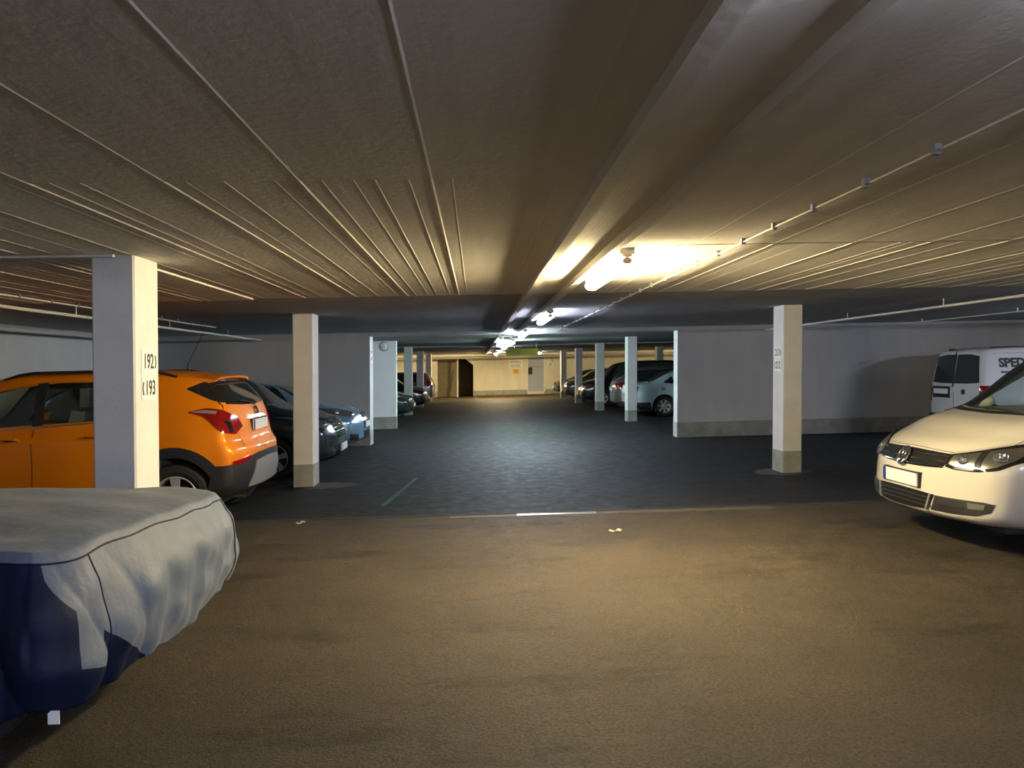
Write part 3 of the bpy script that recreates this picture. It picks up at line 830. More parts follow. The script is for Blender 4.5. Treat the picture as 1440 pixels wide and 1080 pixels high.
                if g < 0: q.v = [(a_, -b_, c_) for a_, b_, c_ in q.v]
                q.build('rim', M[rim_mat], o, smooth=True, angle=30)
                d = MB(); d.lathe([(.002, -hw * .1), (R * .62, -hw * .1), (R * .62, hw * .1), (.002, hw * .1)], 28, 'y', closed=False)
                d.build('brake_disc', M['clad'], o)
    def plate(s, end, z, y=0, w=.52, h=.11, strip=True, tilt=0.0):
        n = s.sh.L
        l, nr = s.hit(y, z, end)
        x = l.x + (.014 if end == 'front' else -.014)
        sg = 1 if end == 'front' else -1
        mb = MB(); a = (x - .006, x + .006)
        mb.box(a[0], a[1], y - w / 2, y + w / 2, z - h / 2, z + h / 2)
        o = mb.build('number_plate', M['plate'], s.root)
        mb = MB(); xx = a[1] + .001 if sg > 0 else a[0] - .001
        if strip:
            # blue band at the plate's own left edge as its reader sees it
            ys = (y - w / 2, y - w / 2 + .045) if sg > 0 else (y + w / 2 - .045, y + w / 2)
            mb.box(min(xx, xx - sg * .003), max(xx, xx - sg * .003), ys[0], ys[1], z - h / 2, z + h / 2); mb.build('blue_strip', M['blue'], o)
        mb = MB(); b_ = (x - sg * .012, x - sg * .006); mb.box(min(b_) - (.03 if sg > 0 else 0), max(b_) + (.03 if sg < 0 else 0), y - w / 2 - .01, y + w / 2 + .01, z - h / 2 - .012, z + h / 2 + .012)
        mb.build('plate_holder', M['black'], s.root)
    def mirror(s, x, z, mat, y=None, sz=1.0):
        for g in (1, -1):
            l, nr = s.hit(x, z, 'side', g)
            bm = bmesh.new(); bmesh.ops.create_uvsphere(bm, u_segments=16, v_segments=10, radius=1)
            for v in bm.verts:
                c = v.co
                c.x = c.x * .075 * sz * (1 if c.x > 0 else .45); c.y *= .115 * sz; c.z *= .075 * sz
            me = bpy.data.meshes.new('side_mirror'); bm.to_mesh(me); bm.free(); me.materials.append(M[mat])
            me.polygons.foreach_set('use_smooth', [True] * len(me.polygons))
            o = bpy.data.objects.new('side_mirror', me); COL.objects.link(o); o.parent = s.root
            o.location = (l.x, l.y + g * .135 * sz, l.z + .04)
            MB().tube([(0, -g * .15 * sz, -.05), (0, -g * .05, -.03)], .022, 8).build('mirror_arm', M['black'], o, smooth=True)
            MB().lathe([(.001, 0), (.06, 0), (.06, -.004), (.001, -.004)], 16, 'x', (-.036 * sz, 0, 0), closed=False).build('mirror_glass', M['chrome'], o)
    def handle(s, x, z, mat, sg=(1, -1)):
        for g in sg:
            l, nr = s.hit(x, z, 'side', g)
            mb = MB(); pts = [l + Vector((-.11, 0, 0)) + nr * .0, l + Vector((-.085, 0, .004)) + nr * .03, l + Vector((0, 0, .006)) + nr * .036, l + Vector((.085, 0, .004)) + nr * .03, l + Vector((.11, 0, 0)) + nr * .0]
            mb.tube(pts, [.010, .013, .014, .013, .010], 8); o = mb.build('door_handle', M[mat], s.root, smooth=True)
            mb = MB(); mb.lathe([(.001, 0), (.035, 0), (.04, .004), (.001, .004)], 14, 'y', (l.x, l.y - .002 * g, l.z - .005), closed=False); mb.build('handle_recess', M['black'], o)
    def interior(s, x_dash, x_front, x_rear, zf, rhd=False, wid=None):
        w = wid or s.sh.W
        mb = MB(); mb.prism([(x_dash - .18, zf), (x_dash - .20, zf + .38), (x_dash - .02, zf + .44), (x_dash + .28, zf + .38), (x_dash + .28, zf)], -w + .2, w - .2)
        mb.build('dashboard', M['interior'], s.root)
        def seat(x, y, hw):
            m2 = MB(); m2.prism([(x - .02, zf), (x + .48, zf + .05), (x + .50, zf + .22), (x + .05, zf + .18), (x - .12, zf + .75), (x - .24, zf + .74), (x - .12, zf + .12)], y - hw, y + hw)
            o = m2.build('seat', M['seat'], s.root)
            m3 = MB(); m3.prism([(x - .145, zf + .78), (x - .155, zf + .98), (x - .24, zf + .98), (x - .24, zf + .78)], y - min(hw, .13), y + min(hw, .13)); m3.build('head_rest', M['seat'], o)
        seat(x_front, .36, .25); seat(x_front, -.36, .25)
        if x_rear is not None: seat(x_rear, .36, .3); seat(x_rear, -.36, .3)
        mb = MB(); c = Vector((x_dash - .26, .36, zf + .34)); n = 20
        mb.tube([c + Vector((.07 * math.sin(2 * PI * i / n), .18 * math.cos(2 * PI * i / n), .17 * math.sin(2 * PI * i / n))) for i in range(n)], .014, 8, closed=True)
        mb.tube([c + Vector((0, -.17, 0)), c + Vector((0, .17, 0))], .014, 6); mb.tube([c, c + Vector((.2, 0, -.06))], .02, 6)
        mb.build('steering_wheel', M['black'], s.root, smooth=True)
    def logo_ring(s, end, y, z, r=.05, name='badge', bars=(), mat='chrome', t=.008, out=.012):
        l, nr = s.hit(y, z, end)
        sg = 1 if end == 'front' else -1
        x = l.x + sg * out; n = 28; mb = MB()
        slope = nr.z / max(.3, abs(nr.x)) * -1
        def P(a, b): return Vector((x + sg * slope * 0 - sg * abs(nr.z / max(.3, abs(nr.x))) * b, y + a, z + b))
        mb.tube([P(r * math.cos(2 * PI * i / n), r * math.sin(2 * PI * i / n)) for i in range(n)], t, 6, closed=True)
        for bar in bars: mb.tube([P(a * r * (1 if end == 'front' else -1), b * r) for a, b in bar], t * .8, 6)
        o = mb.build(name, M[mat], s.root, smooth=True)
        d = MB(); v = [P(r * .98 * math.cos(2 * PI * i / n), r * .98 * math.sin(2 * PI * i / n)) - Vector((sg * .008, 0, 0)) for i in range(n)]
        v += [p - Vector((sg * .012, 0, 0)) for p in v]
        d.add(v, [tuple(range(n)), tuple(range(2 * n - 1, n - 1, -1))] + [(i, (i + 1) % n, n + (i + 1) % n, n + i) for i in range(n)])
        d.build('badge_disc', M['black'], o)
    def lampset(s, balls, end, lens=None):
        """reflector bowls (y, z, r) seen in a headlamp"""
        for (y, z, r) in balls:
            for g in (1, -1):
                l, nr = s.hit(g * y, z, end)
                bm = bmesh.new(); bmesh.ops.create_uvsphere(bm, u_segments=16, v_segments=10, radius=r)
                me = bpy.data.meshes.new('lamp_reflector'); bm.to_mesh(me); bm.free(); me.materials.append(M['chrome'])
                for v in me.vertices: v.co.x *= .35
                me.polygons.foreach_set('use_smooth', [True] * len(me.polygons))
                o = bpy.data.objects.new('headlamp_bulb', me); COL.objects.link(o); o.parent = s.root; o.location = l - nr * .002

VW = [[(-.62, .70), (-.30, .05), (0, .55)], [(.62, .70), (.30, .05), (0, .55)],
      [(-.95, .25), (-.45, -.85), (0, -.05)], [(.95, .25), (.45, -.85), (0, -.05)]]

def prism_side(poly, W): return MB().prism(poly, -W, W, 'xz')

def poly(top, bot, n=14):
    T, B = resample(top, n), resample(bot, n)
    return [tuple(p) for p in T] + [tuple(p) for p in B[::-1]]
def inset(pl, d):
    c = np.mean(np.array(pl), axis=0); out = []
    P = np.array(pl); n = len(P)
    for i in range(n):
        v = c - P[i]; l = np.linalg.norm(v); out.append(tuple(P[i] + v / l * min(d, l * .5)))
    # drop doubled points
    res = []
    for p in out:
        if not res or math.hypot(p[0] - res[-1][0], p[1] - res[-1][1]) > .004: res.append(p)
    if math.hypot(res[0][0] - res[-1][0], res[0][1] - res[-1][1]) < .004: res.pop()
    return res

# ---- 1. orange compact SUV, tail to the aisle
def orange_suv():
    sh = Shape([(0, .34, 1.12, .84, .77, 1.56, .56), (.5, .27, 1.13, .885, .815, 1.63, .60), (1.2, .24, 1.10, .89, .82, 1.655, .63), (2.2, .24, 1.05, .89, .81, 1.65, .635),
                (2.75, .24, 1.03, .89, .80, 1.58, .61), (3.38, .24, 1.00, .885, .79, 1.10, .66), (3.85, .25, .97, .88, .77, 1.03, .64), (4.12, .28, .90, .85, .74, .96, .60), (4.28, .30, .78, .80, .70, .88, .55)],
               [(.2, .14), (.42, .03), (.60, 0), (.78, .0), (.90, .06), (1.10, .10), (1.28, .16), (1.45, .29), (1.6, .43), (1.7, .50)],
               [(.2, .08), (.5, .0), (.75, .02), (.9, .12)], bow_r=.17, bow_f=.22, Rr=1.15)
    c = Car(sh, 'car', {'tail': -2.41, 'y': 8.5}, '-x', 'orange metallic compact SUV parked with its tail to the aisle behind the 192 pillar', 'car')
    sw_t = [(3.05, 1.10), (2.86, 1.30), (2.45, 1.49), (1.9, 1.555), (1.30, 1.545)]; sw_b = [(3.05, 1.08), (2.6, 1.085), (2.2, 1.10), (1.7, 1.13), (1.22, 1.16)]
    q_t = [(.62, 1.455), (.50, 1.51), (.38, 1.56), (.26, 1.545)]; q_b = [(.62, 1.445), (.50, 1.39), (.34, 1.32), (.13, 1.275)]
    ws_t = [(2.78, -.50), (2.83, -.3), (2.85, 0), (2.83, .3), (2.78, .50)]; ws_b = [(3.30, -.60), (3.37, -.3), (3.40, 0), (3.37, .3), (3.30, .60)]
    c.body(M['paint_orange'], [(.70, .36, .405), (3.38, .36, .405)], cavity=(.22, 3.30, .5),
           cuts=[MB().prism(inset(poly(sw_t, sw_b), .02), -1.2, 1.2, 'xz'),
                 MB().prism(inset(poly(ws_t, ws_b), .02), .95, 2.2, 'xy')], nx=84)
    c.both('side_window', 'glass', sw_t, sw_b, 'side', n=26, off=.001, depth=.004)
    c.both('rear_quarter_window', 'darkglass', q_t, q_b, 'side', n=18, off=.003)
    c.patch('windscreen', 'glass', ws_t, ws_b, 'top', off=.001, depth=.004)
    c.patch('rear_window', 'darkglass', [(-.60, 1.50), (-.3, 1.545), (0, 1.55), (.3, 1.545), (.60, 1.50)], [(-.70, 1.285), (-.3, 1.262), (0, 1.258), (.3, 1.262), (.70, 1.285)], 'rear', off=.003)
    c.both('door_pillar_trim', 'black', [(2.12, 1.54), (2.02, 1.55)], [(2.12, 1.105), (2.02, 1.11)], 'side', n=4, m=8, off=.003)
    c.both('window_chrome_strip', 'chrome', [(3.06, 1.076), (2.2, 1.096), (1.15, 1.158)], [(3.06, 1.064), (2.2, 1.084), (1.15, 1.146)], 'side', n=30, m=1, off=.006)
    # tail lamps
    for g in (1, -1):
        o = c.patch('tail_light', 'redlens', [(.57, 1.215), (.40, 1.245), (.26, 1.225), (.16, 1.14), (.125, 1.04)], [(.57, 1.205), (.43, 1.165), (.32, 1.08), (.24, 1.005), (.15, .965)], 'side', sg=g, n=22, m=8, off=.012, depth=.02)
        c.patch('lamp_insert', 'silver', [(.54, 1.213), (.42, 1.226), (.30, 1.212)], [(.54, 1.207), (.42, 1.196), (.30, 1.180)], 'side', sg=g, n=12, m=2, off=.016, parent=o, label='grey insert at the tip of the tail lamp')
        c.patch('lamp_insert', 'darkglass', [(g * .76, 1.12), (g * .69, 1.10)], [(g * .74, .99), (g * .68, .99)], 'rear', n=6, m=6, off=.014, parent=o, label='dark inner section of the tail lamp')
    # dark plastic lower cladding
    c.both('lower_cladding', 'clad', [(.30, .66), (.22, .66), (.16, .665), (.10, .68)], [(.42, .30), (.34, .30), (.24, .30), (.16, .30)], 'side', n=12, m=8, off=.010)
    c.patch('rear_bumper_cladding', 'clad', [(-.80, .67), (-.62, .70), (-.3, .745), (0, .75), (.3, .745), (.62, .70), (.80, .67)], [(-.78, .34), (-.6, .33), (0, .33), (.6, .33), (.78, .34)], 'rear', n=36, m=10, off=.011)
    c.patch('skid_plate', 'silver', [(-.40, .66), (-.2, .675), (0, .68), (.2, .675), (.40, .66)], [(-.52, .40), (-.2, .40), (0, .40), (.2, .40), (.52, .40)], 'rear', n=24, m=6, off=.022)
    c.both('sill_cladding', 'clad', [(2.95, .40), (2.1, .40), (1.25, .40)], [(2.95, .25), (2.1, .25), (1.25, .25)], 'side', n=20, m=4, off=.010)
    c.ring('wheel_arch_cladding', 'clad', .70, .36, .400, .505, -12, 172, off=.012)
    c.ring('wheel_arch_cladding', 'clad', 3.38, .36, .400, .505, 4, 184, off=.012)
    c.patch('front_bumper_cladding', 'clad', [(-.75, .5), (0, .45), (.75, .5)], [(-.75, .32), (0, .31), (.75, .32)], 'front', off=.01)
    for g in (1, -1):
        c.patch('rear_reflector', 'redlens', [(g * .52, .735), (g * .68, .715), (g * .80, .70)], [(g * .52, .695), (g * .68, .665), (g * .80, .655)], 'rear', n=12, m=3, off=.018)
    c.plate('rear', 1.035)
    c.patch('plate_trim', 'chrome', [(-.34, 1.135), (0, 1.14), (.34, 1.135)], [(-.34, 1.105), (0, 1.11), (.34, 1.105)], 'rear', n=14, m=2, off=.018)
    c.logo_ring('rear', 0, 1.185, .045, 'badge', bars=[[(-1, .05), (-.1, .12)], [(.1, -.12), (1, -.05)], [(-.1, .12), (.1, -.12)]])
    c.both('headlight', 'reflector', [(4.22, .86), (4.0, .92), (3.75, .93)], [(4.22, .74), (4.0, .76), (3.75, .86)], 'side')
    c.patch('grille', 'grille', [(-.5, .80), (0, .84), (.5, .80)], [(-.45, .58), (0, .52), (.45, .58)], 'front')
    # spoiler, rails, antenna, wiper
    mb = MB(); n = 12; v = []
    for i in range(n + 1):
        y = -.56 + 1.12 * i / n; b = .05 * (abs(y) / .56) ** 2
        l, _ = c.hit(.60 + b, y, 'top'); z = l.z
        x1 = .31 + b
        v += [(.66 + b, y, z + .002), (x1, y, z - .03), (x1 + .01, y, z - .055), (.55 + b, y, z - .09)]
    f = [(i * 4 + k, i * 4 + (k + 1) % 4, i * 4 + 4 + (k + 1) % 4, i * 4 + 4 + k) for i in range(n) for k in range(4)] + [(0, 1, 2, 3), (n * 4 + 3, n * 4 + 2, n * 4 + 1, n * 4)]
    mb.add(v, f); mb.build('roof_spoiler', M['paint_orange'], c.root, smooth=True)
    for g in (1, -1):
        mb = MB(); P = []
        for i in range(13):
            x = .75 + 1.75 * i / 12; l, nr = c.hit(x, g * .585, 'top'); hgt = .034 * min(1, min(i, 12 - i) / 1.5)
            P.append((l.x, l.y, l.z + hgt))
        mb.tube(P, .015, 8); mb.build('roof_rail', M['black'], c.root, smooth=True)
    l, _ = c.hit(.85, 0, 'top'); MB().tube([(l.x, 0, l.z), (l.x + .02, 0, l.z + .05), (l.x - .17, 0, l.z + .42)], [.012, .006, .003], 6).build('antenna', M['black'], c.root)
    MB().tube([c.hit(0, 1.255, 'rear')[0] + Vector((-.02, 0, 0)), c.hit(.25, 1.30, 'rear')[0] + Vector((-.02, 0, 0)), c.hit(.38, 1.31, 'rear')[0] + Vector((-.015, 0, 0))], .008, 6).build('rear_wiper', M['black'], c.root)
    mb = MB(); mb.lathe([(.03, -.0), (.036, .0), (.036, .16), (.03, .16)], 16, 'x', (.14, .42, .30)); mb.build('exhaust_pipe', M['chrome'], c.root, smooth=True)
    MB().box(.35, 3.9, -.72, .72, .22, .34).build('underbody', M['black'], c.root)
    c.seams([([(1.20, 1.10), (1.22, .9), (1.32, .72), (1.36, .42)], 'side', (1, -1)), ([(2.10, 1.08), (2.08, .7), (2.10, .42)], 'side', (1, -1)), ([(3.05, 1.05), (3.02, .8), (2.98, .42)], 'side', (1, -1)),
             ([(-.62, 1.28), (-.66, 1.1), (-.60, .88), (-.5, .80), (0, .79), (.5, .80), (.60, .88), (.66, 1.1), (.62, 1.28)], 'rear', (1,))])
    c.handle(1.45, .99, 'paint_orange'); c.handle(2.32, .965, 'paint_orange'); c.mirror(2.92, 1.06, 'paint_orange')
    c.wheels((.70, 3.38), .345, .765, (5, .030, True), rim_mat='alu')
    c.interior(3.05, 1.95, 1.05, .5)
    return c
orange_suv()

# ---- 2. white people carrier nosing out on the other side
def white_mpv():
    sh = Shape([(0, .32, 1.05, .88, .82, 1.62, .60), (.5, .24, 1.06, .945, .86, 1.69, .66), (1.6, .20, 1.04, .95, .86, 1.72, .68), (2.8, .20, 1.03, .95, .86, 1.70, .68), (3.10, .20, 1.03, .95, .86, 1.63, .66),
                (3.90, .20, 1.02, .95, .85, 1.135, .72), (4.30, .21, .985, .94, .83, 1.055, .68), (4.58, .23, .92, .92, .80, .965, .62), (4.75, .25, .86, .90, .76, .895, .58), (4.85, .26, .80, .88, .73, .835, .55)],
               [(.2, .08), (.45, 0), (.8, 0), (1.1, .10), (1.6, .32)], [(.2, .10), (.27, .03), (.34, .0), (.55, .015), (.66, .03), (.74, .06), (.82, .12), (.95, .22)], bow_r=.12, bow_f=.33, Rf=1.0, pw=2.3)
    c = Car(sh, 'car', {'nose': 3.73, 'y': 6.42}, '-x', 'white people carrier nosing into the aisle beside the pillar with plates 213 and 212', 'car')
    ws_t = [(3.02, -.58), (3.10, -.3), (3.12, 0), (3.10, .3), (3.02, .58)]; ws_b = [(3.80, -.74), (3.93, -.4), (3.97, 0), (3.93, .4), (3.80, .74)]
    sw_t = [(3.62, 1.16), (3.30, 1.35), (2.95, 1.53), (2.4, 1.60), (.6, 1.58)]; sw_b = [(3.62, 1.10), (3.3, 1.10), (2.9, 1.10), (2.4, 1.10), (.7, 1.14)]
    c.body(M['paint_cream'], [(.95, .34, .39), (3.87, .34, .39)], cavity=(.25, 3.9, .5),
           cuts=[MB().prism(inset(poly(sw_t, sw_b), .02), -1.3, 1.3, 'xz'), MB().prism(inset(poly(ws_t, ws_b), .02), 1.03, 2.2, 'xy')], nx=96, inner='interior_light')
    c.both('side_window', 'glass', sw_t, sw_b, 'side', n=30, off=.001, depth=.004)
    c.patch('windscreen', 'glass', ws_t, ws_b, 'top', n=26, m=14, off=.001, depth=.004)
    c.patch('cowl', 'black', [(3.81, -.75), (3.94, -.4), (3.98, 0), (3.94, .4), (3.81, .75)], [(3.89, -.76), (4.01, -.4), (4.05, 0), (4.01, .4), (3.89, .76)], 'top', n=26, m=3, off=.006)
    for g in (1, -1):
        mb = MB(); c.line(mb, [(3.93, g * .765), (3.5, g * .70), (3.03, g * .60)], 'top', r=.014, k=16); mb.build('windscreen_trim', M['black'], c.root)
    # upper grille with chrome bars
    gr = c.patch('grille', 'grille', [(-.50, .795), (-.25, .805), (0, .81), (.25, .805), (.50, .795)], [(-.46, .685), (-.25, .675), (0, .672), (.25, .675), (.46, .685)], 'front', n=34, m=6, off=.005)
    for z0 in (.775, .732):
        for a, b in ((-.47, -.10), (.10, .47)):
            c.patch('grille_bar', 'chrome', [(a, z0 + .003), ((a + b) / 2, z0 + .005), (b, z0 + .003)], [(a, z0 - .003), ((a + b) / 2, z0 - .001), (b, z0 - .003)], 'front', n=14, m=1, off=.012, parent=gr)
    for a, b in ((-.47, .47),):
        c.patch('grille_bar', 'chrome', [(a, .696), (0, .690), (b, .696)], [(a, .688), (0, .682), (b, .688)], 'front', n=24, m=1, off=.014, parent=gr)
    c.logo_ring('front', 0, .745, .074, 'badge', bars=VW, t=.0085, out=.024)
    # headlamps
    for g in (1, -1):
        T = [(.475, .800), (.60, .832), (.74, .880), (.86, .925), (.925, .945)]; B = [(.475, .700), (.56, .682), (.70, .680), (.84, .705), (.925, .80)]
        o = c.patch('headlight', 'grille', [(g * a, b) for a, b in T], [(g * a, b) for a, b in B], 'front', n=26, m=10, off=.002, label='black rimmed headlamp')
        ins = [(.50, .79), (.60, .812), (.735, .852), (.84, .885), (.885, .90)]; inb = [(.50, .722), (.57, .706), (.69, .702), (.81, .722), (.875, .78)]
        c.patch('lamp_reflector', 'reflector', [(g * a, b) for a, b in ins], [(g * a, b) for a, b in inb], 'front', n=22, m=8, off=.006, parent=o)
        def bowl(y, z, r, nm, mat, t=.02):
            l, nr = c.hit(g * y, z, 'front'); q = nr.to_track_quat('Z', 'Y').to_matrix()
            mb = MB(); mb.lathe([(r, .0), (r * .98, .012), (r * .86, .016), (r * .75, .004), (r * .4, -.004), (.002, -.004)], 24, 'z', closed=False)
            mb.v = [tuple(q @ Vector(p) + l + nr * t * .3) for p in mb.v]; mb.build(nm, M[mat], o, smooth=True, angle=60)
            bm = bmesh.new(); bmesh.ops.create_uvsphere(bm, u_segments=14, v_segments=10, radius=r * .5)
            me = bpy.data.meshes.new('bulb'); bm.to_mesh(me); bm.free(); me.materials.append(M['chrome']); me.polygons.foreach_set('use_smooth', [True] * len(me.polygons))
            b = bpy.data.objects.new('bulb', me); COL.objects.link(b); b.parent = o; b.location = l
        bowl(.60, .760, .042, 'lamp_bowl', 'chrome'); bowl(.80, .800, .056, 'lamp_bowl', 'chrome')
        c.patch('lamp_divider', 'black', [(g * .665, .84), (g * .70, .85)], [(g * .70, .70), (g * .74, .70)], 'front', n=4, m=8, off=.012, parent=o)
        c.patch('indicator', 'silver', [(g * .55, .700), (g * .62, .696), (g * .70, .698)], [(g * .56, .690), (g * .62, .686), (g * .70, .688)], 'front', n=14, m=2, off=.012, parent=o)
        c.patch('lamp_lens', 'clearlens', [(g * a, b) for a, b in T], [(g * a, b) for a, b in B], 'front', n=26, m=10, off=.024, depth=-.020, parent=o)
        # fog lamp recess
        o = c.patch('fog_light_recess', 'clad', [(g * .42, .452), (g * .60, .450), (g * .78, .450), (g * .85, .440)], [(g * .385, .325), (g * .55, .325), (g * .74, .335), (g * .83, .375)], 'front', n=20, m=6, off=.004)
        c.patch('fog_light', 'reflector', [(g * .68, .432), (g * .80, .430)], [(g * .69, .385), (g * .79, .39)], 'front', n=10, m=4, off=.010, parent=o)
        c.patch('trim_blade', 'black', [(g * .46, .392), (g * .66, .39)], [(g * .46, .382), (g * .66, .38)], 'front', n=10, m=1, off=.012, parent=o)
    lo = c.patch('lower_grille', 'grille', [(-.415, .455), (-.2, .468), (0, .472), (.2, .468), (.415, .455)], [(-.37, .325), (-.2, .318), (0, .315), (.2, .318), (.36, .325)], 'front', n=30, m=6, off=.004)
    for z0 in (.43, .395, .36):
        c.patch('grille_slat', 'clad', [(-.385, z0), (0, z0 + .012), (.385, z0)], [(-.385, z0 - .012), (0, z0), (.385, z0 - .012)], 'front', n=24, m=1, off=.014, parent=lo)
    c.patch('grille_surround', 'silver', [(.375, .458), (.392, .458)], [(.335, .322), (.352, .322)], 'front', n=3, m=8, off=.020, depth=.0, parent=lo)
    c.patch('grille_surround', 'silver', [(-.375, .458), (-.392, .458)], [(-.335, .322), (-.352, .322)], 'front', n=3, m=8, off=.020, depth=.0, parent=lo)
    c.plate('front', .555)
    c.seams([([(-.47, .812), (0, .828), (.47, .812)], 'front', (1,)), ([(4.50, .76), (4.2, .80), (4.0, .84)], 'top', (1, -1)), ([(2.1, 1.08), (2.1, .6), (2.12, .34)], 'side', (1, -1)),
             ([(3.35, 1.06), (3.33, .8), (3.25, .4)], 'side', (1, -1)), ([(-.80, .27), (0, .255), (.80, .27)], 'front', (1,))])
    c.handle(2.35, .95, 'paint_cream'); c.handle(1.3, .96, 'paint_cream'); c.mirror(3.35, 1.10, 'paint_cream')
    c.both('tail_light', 'redlens', [(.28, 1.3), (.12, 1.3)], [(.30, .9), (.10, .9)], 'side', n=8)
    c.wheels((.95, 3.87), .335, .81, (5, .04, False))
    c.patch('lower_lip', 'black', [(-.74, .262), (0, .25), (.74, .262)], [(-.70, .235), (0, .23), (.70, .235)], 'front', n=24, m=2, off=.002)
    MB().box(.35, 4.45, -.78, .78, .19, .32).build('underbody', M['black'], c.root)
    l, _ = c.hit(4.0, .2, 'top')
    MB().tube([(4.02, .55, c.hit(4.02, .55, 'top')[0].z + .02), (3.96, 0, c.hit(3.96, 0, 'top')[0].z + .02), (3.98, -.1, c.hit(3.98, -.1, 'top')[0].z + .02)], .008, 6).build('wiper', M['black'], c.root)
    c.interior(3.72, 2.4, 1.4, .5)
    return c
white_mpv()

# ---- 3. small white panel van with lettering
def van():
    sh = Shape([(0, .30, .98, .82, .80, 1.76, .66), (.4, .24, .98, .84, .81, 1.80, .68), (2.0, .22, .98, .84, .81, 1.81, .68), (2.75, .22, .97, .84, .80, 1.76, .66), (3.45, .22, .95, .84, .78, 1.08, .66), (3.8, .24, .88, .83, .74, .94, .60), (4.12, .28, .70, .78, .66, .78, .52)],
               [(.2, .06), (.45, 0), (.95, .0), (1.1, .02), (1.7, .12), (1.8, .15)], [(.2, .06), (.5, 0), (.8, .08)], bow_r=.05, bow_f=.2, pw=3.5)
    c = Car(sh, 'van', {'tail': 9.44, 'y': 14.28}, '+x', 'small white panel van with black lettering on its side, parked before the cross wall', 'van')
    c.body(M['paint_vanwhite'], [(.75, .32, .36), (3.40, .32, .36)], nx=60)
    for g in (1, -1):
        c.patch('rear_door_window', 'darkglass', [(g * .015, 1.66), (g * .35, 1.66), (g * .62, 1.62)], [(g * .015, 1.09), (g * .35, 1.09), (g * .70, 1.11)], 'rear', n=14, m=10, off=.006)
        c.patch('tail_light', 'redlens', [(g * .73, 1.06), (g * .80, 1.06)], [(g * .74, .72), (g * .81, .72)], 'rear', n=6, m=8, off=.012)
    c.both('tail_light_side', 'redlens', [(.20, 1.06), (.07, 1.06)], [(.20, .74), (.06, .72)], 'side', n=6, m=8, off=.010)
    c.plate('rear', .93, y=.40, w=.50, h=.10)
    o = c.patch('plate_recess', 'black', [(.70, 1.03), (.10, 1.03)], [(.70, .80), (.10, .80)], 'rear', n=8, m=4, off=.003)
    # dark oval badge on the right-hand rear door
    l, nr = c.hit(-.30, .93, 'rear'); MB().lathe([(.001, -.012), (.05, -.012), (.055, 0), (.001, 0)], 20, 'x', tuple(l), closed=False).build('badge', M['ink'], c.root)
    MB().tube([c.hit(.05, 1.72, 'rear')[0] + Vector((-.02, 0, 0)), c.hit(.0, 1.09, 'rear')[0] + Vector((-.01, 0, 0)), c.hit(.02, 1.02, 'rear')[0] + Vector((-.02, 0, 0))], .010, 6).build('rear_wiper', M['black'], c.root)
    mb = MB(); mb.box(-.04, .02, -.12, .06, 1.735, 1.78); mb.build('brake_light', M['clad'], c.root)
    c.seams([([(0, 1.74), (0, 1.2), (0, .5)], 'rear', (1,)), ([(1.2, 1.6), (1.2, 1.0), (1.2, .4)], 'side', (1, -1)), ([(2.3, 1.6), (2.3, 1.0), (2.3, .4)], 'side', (1, -1)), ([(.1, 1.66), (1.2, 1.68), (2.4, 1.66)], 'side', (1, -1))])
    MB().prism([(-.03, .30), (.05, .30), (.05, .48), (-.03, .46)], -.74, .74, 'xz').build('rear_bumper', M['clad'], c.root)
    c.both('side_window', 'darkglass', [(3.1, 1.15), (2.9, 1.5), (2.4, 1.6)], [(3.1, 1.05), (2.9, 1.05), (2.4, 1.05)], 'side')
    c.patch('windscreen', 'darkglass', [(2.8, -.5), (2.85, 0), (2.8, .5)], [(3.4, -.6), (3.5, 0), (3.4, .6)], 'top')
    c.both('headlight', 'reflector', [(3.95, .80), (3.7, .86)], [(3.95, .66), (3.7, .72)], 'side')
    # lettering on the side that faces the aisle viewer (local -y)
    def letter(txt, size, x, z, bold):
        l, nr = c.hit(x, z, 'side', -1)
        up = Vector((0, -nr.z, -nr.y * -1)) if False else (Vector((0, 0, 1)) - nr * nr.z).normalized()
        rt = up.cross(nr).normalized(); off = l + nr * .004
        m4 = Matrix((( rt.x, up.x, nr.x, off.x), (rt.y, up.y, nr.y, off.y), (rt.z, up.z, nr.z, off.z), (0, 0, 0, 1)))
        return text_mesh(txt, size, M['ink'], 'lettering', c.root, m4, extrude=.002, bold=bold)
    letter('SPED', .235, .66, 1.48, .010); letter('www.sped', .085, .60, 1.315, .003)
    c.wheels((.75, 3.40), .30, .73, (6, .05, False))
    MB().tube([c.hit(.35, -.60, 'top')[0] + Vector((0, 0, .025)), c.hit(2.6, -.60, 'top')[0] + Vector((0, 0, .025))], .012, 6).build('roof_rail', M['clad'], c.root)
    return c
van()

# ---- generic cars further down the rows
def hatch_shape(L=4.2, W=.87, Ht=1.5, hood=.95, ws=.98, nose=.78, cab=1.0, rear_slope=.30, belt=.98, bow_f=.22):
    return Shape([(0, .32, belt, W * .94, W * .86, Ht * .955, W * .62), (.5, .24, belt + .01, W * .99, W * .92, Ht * .99, W * .68), (1.2, .20, belt - .01, W, W * .92, Ht, W * .70), (L * .50, .20, belt - .04, W, W * .91, Ht * .99, W * .70),
                  (L - 1.65 * cab - .0, .20, belt - .05, W, W * .90, Ht * .95, W * .68), (L - .92 * ws, .20, belt - .07, W, W * .89, hood + .06, W * .74), (L - .45, .23, min(belt - .10, hood - .06), W * .97, W * .86, hood - .03, W * .70), (L - .15, .26, nose - .06, W * .93, W * .80, nose + .05, W * .62), (L, .30, nose - .10, W * .90, W * .76, nose, W * .58)],
                 [(.2, .08), (.45, 0), (.8, .0), (belt + .05, .08), (Ht, rear_slope + .08)], [(.2, .08), (.35, 0), (.6, .01), (.75, .07), (.9, .16)], bow_r=.13, bow_f=bow_f)

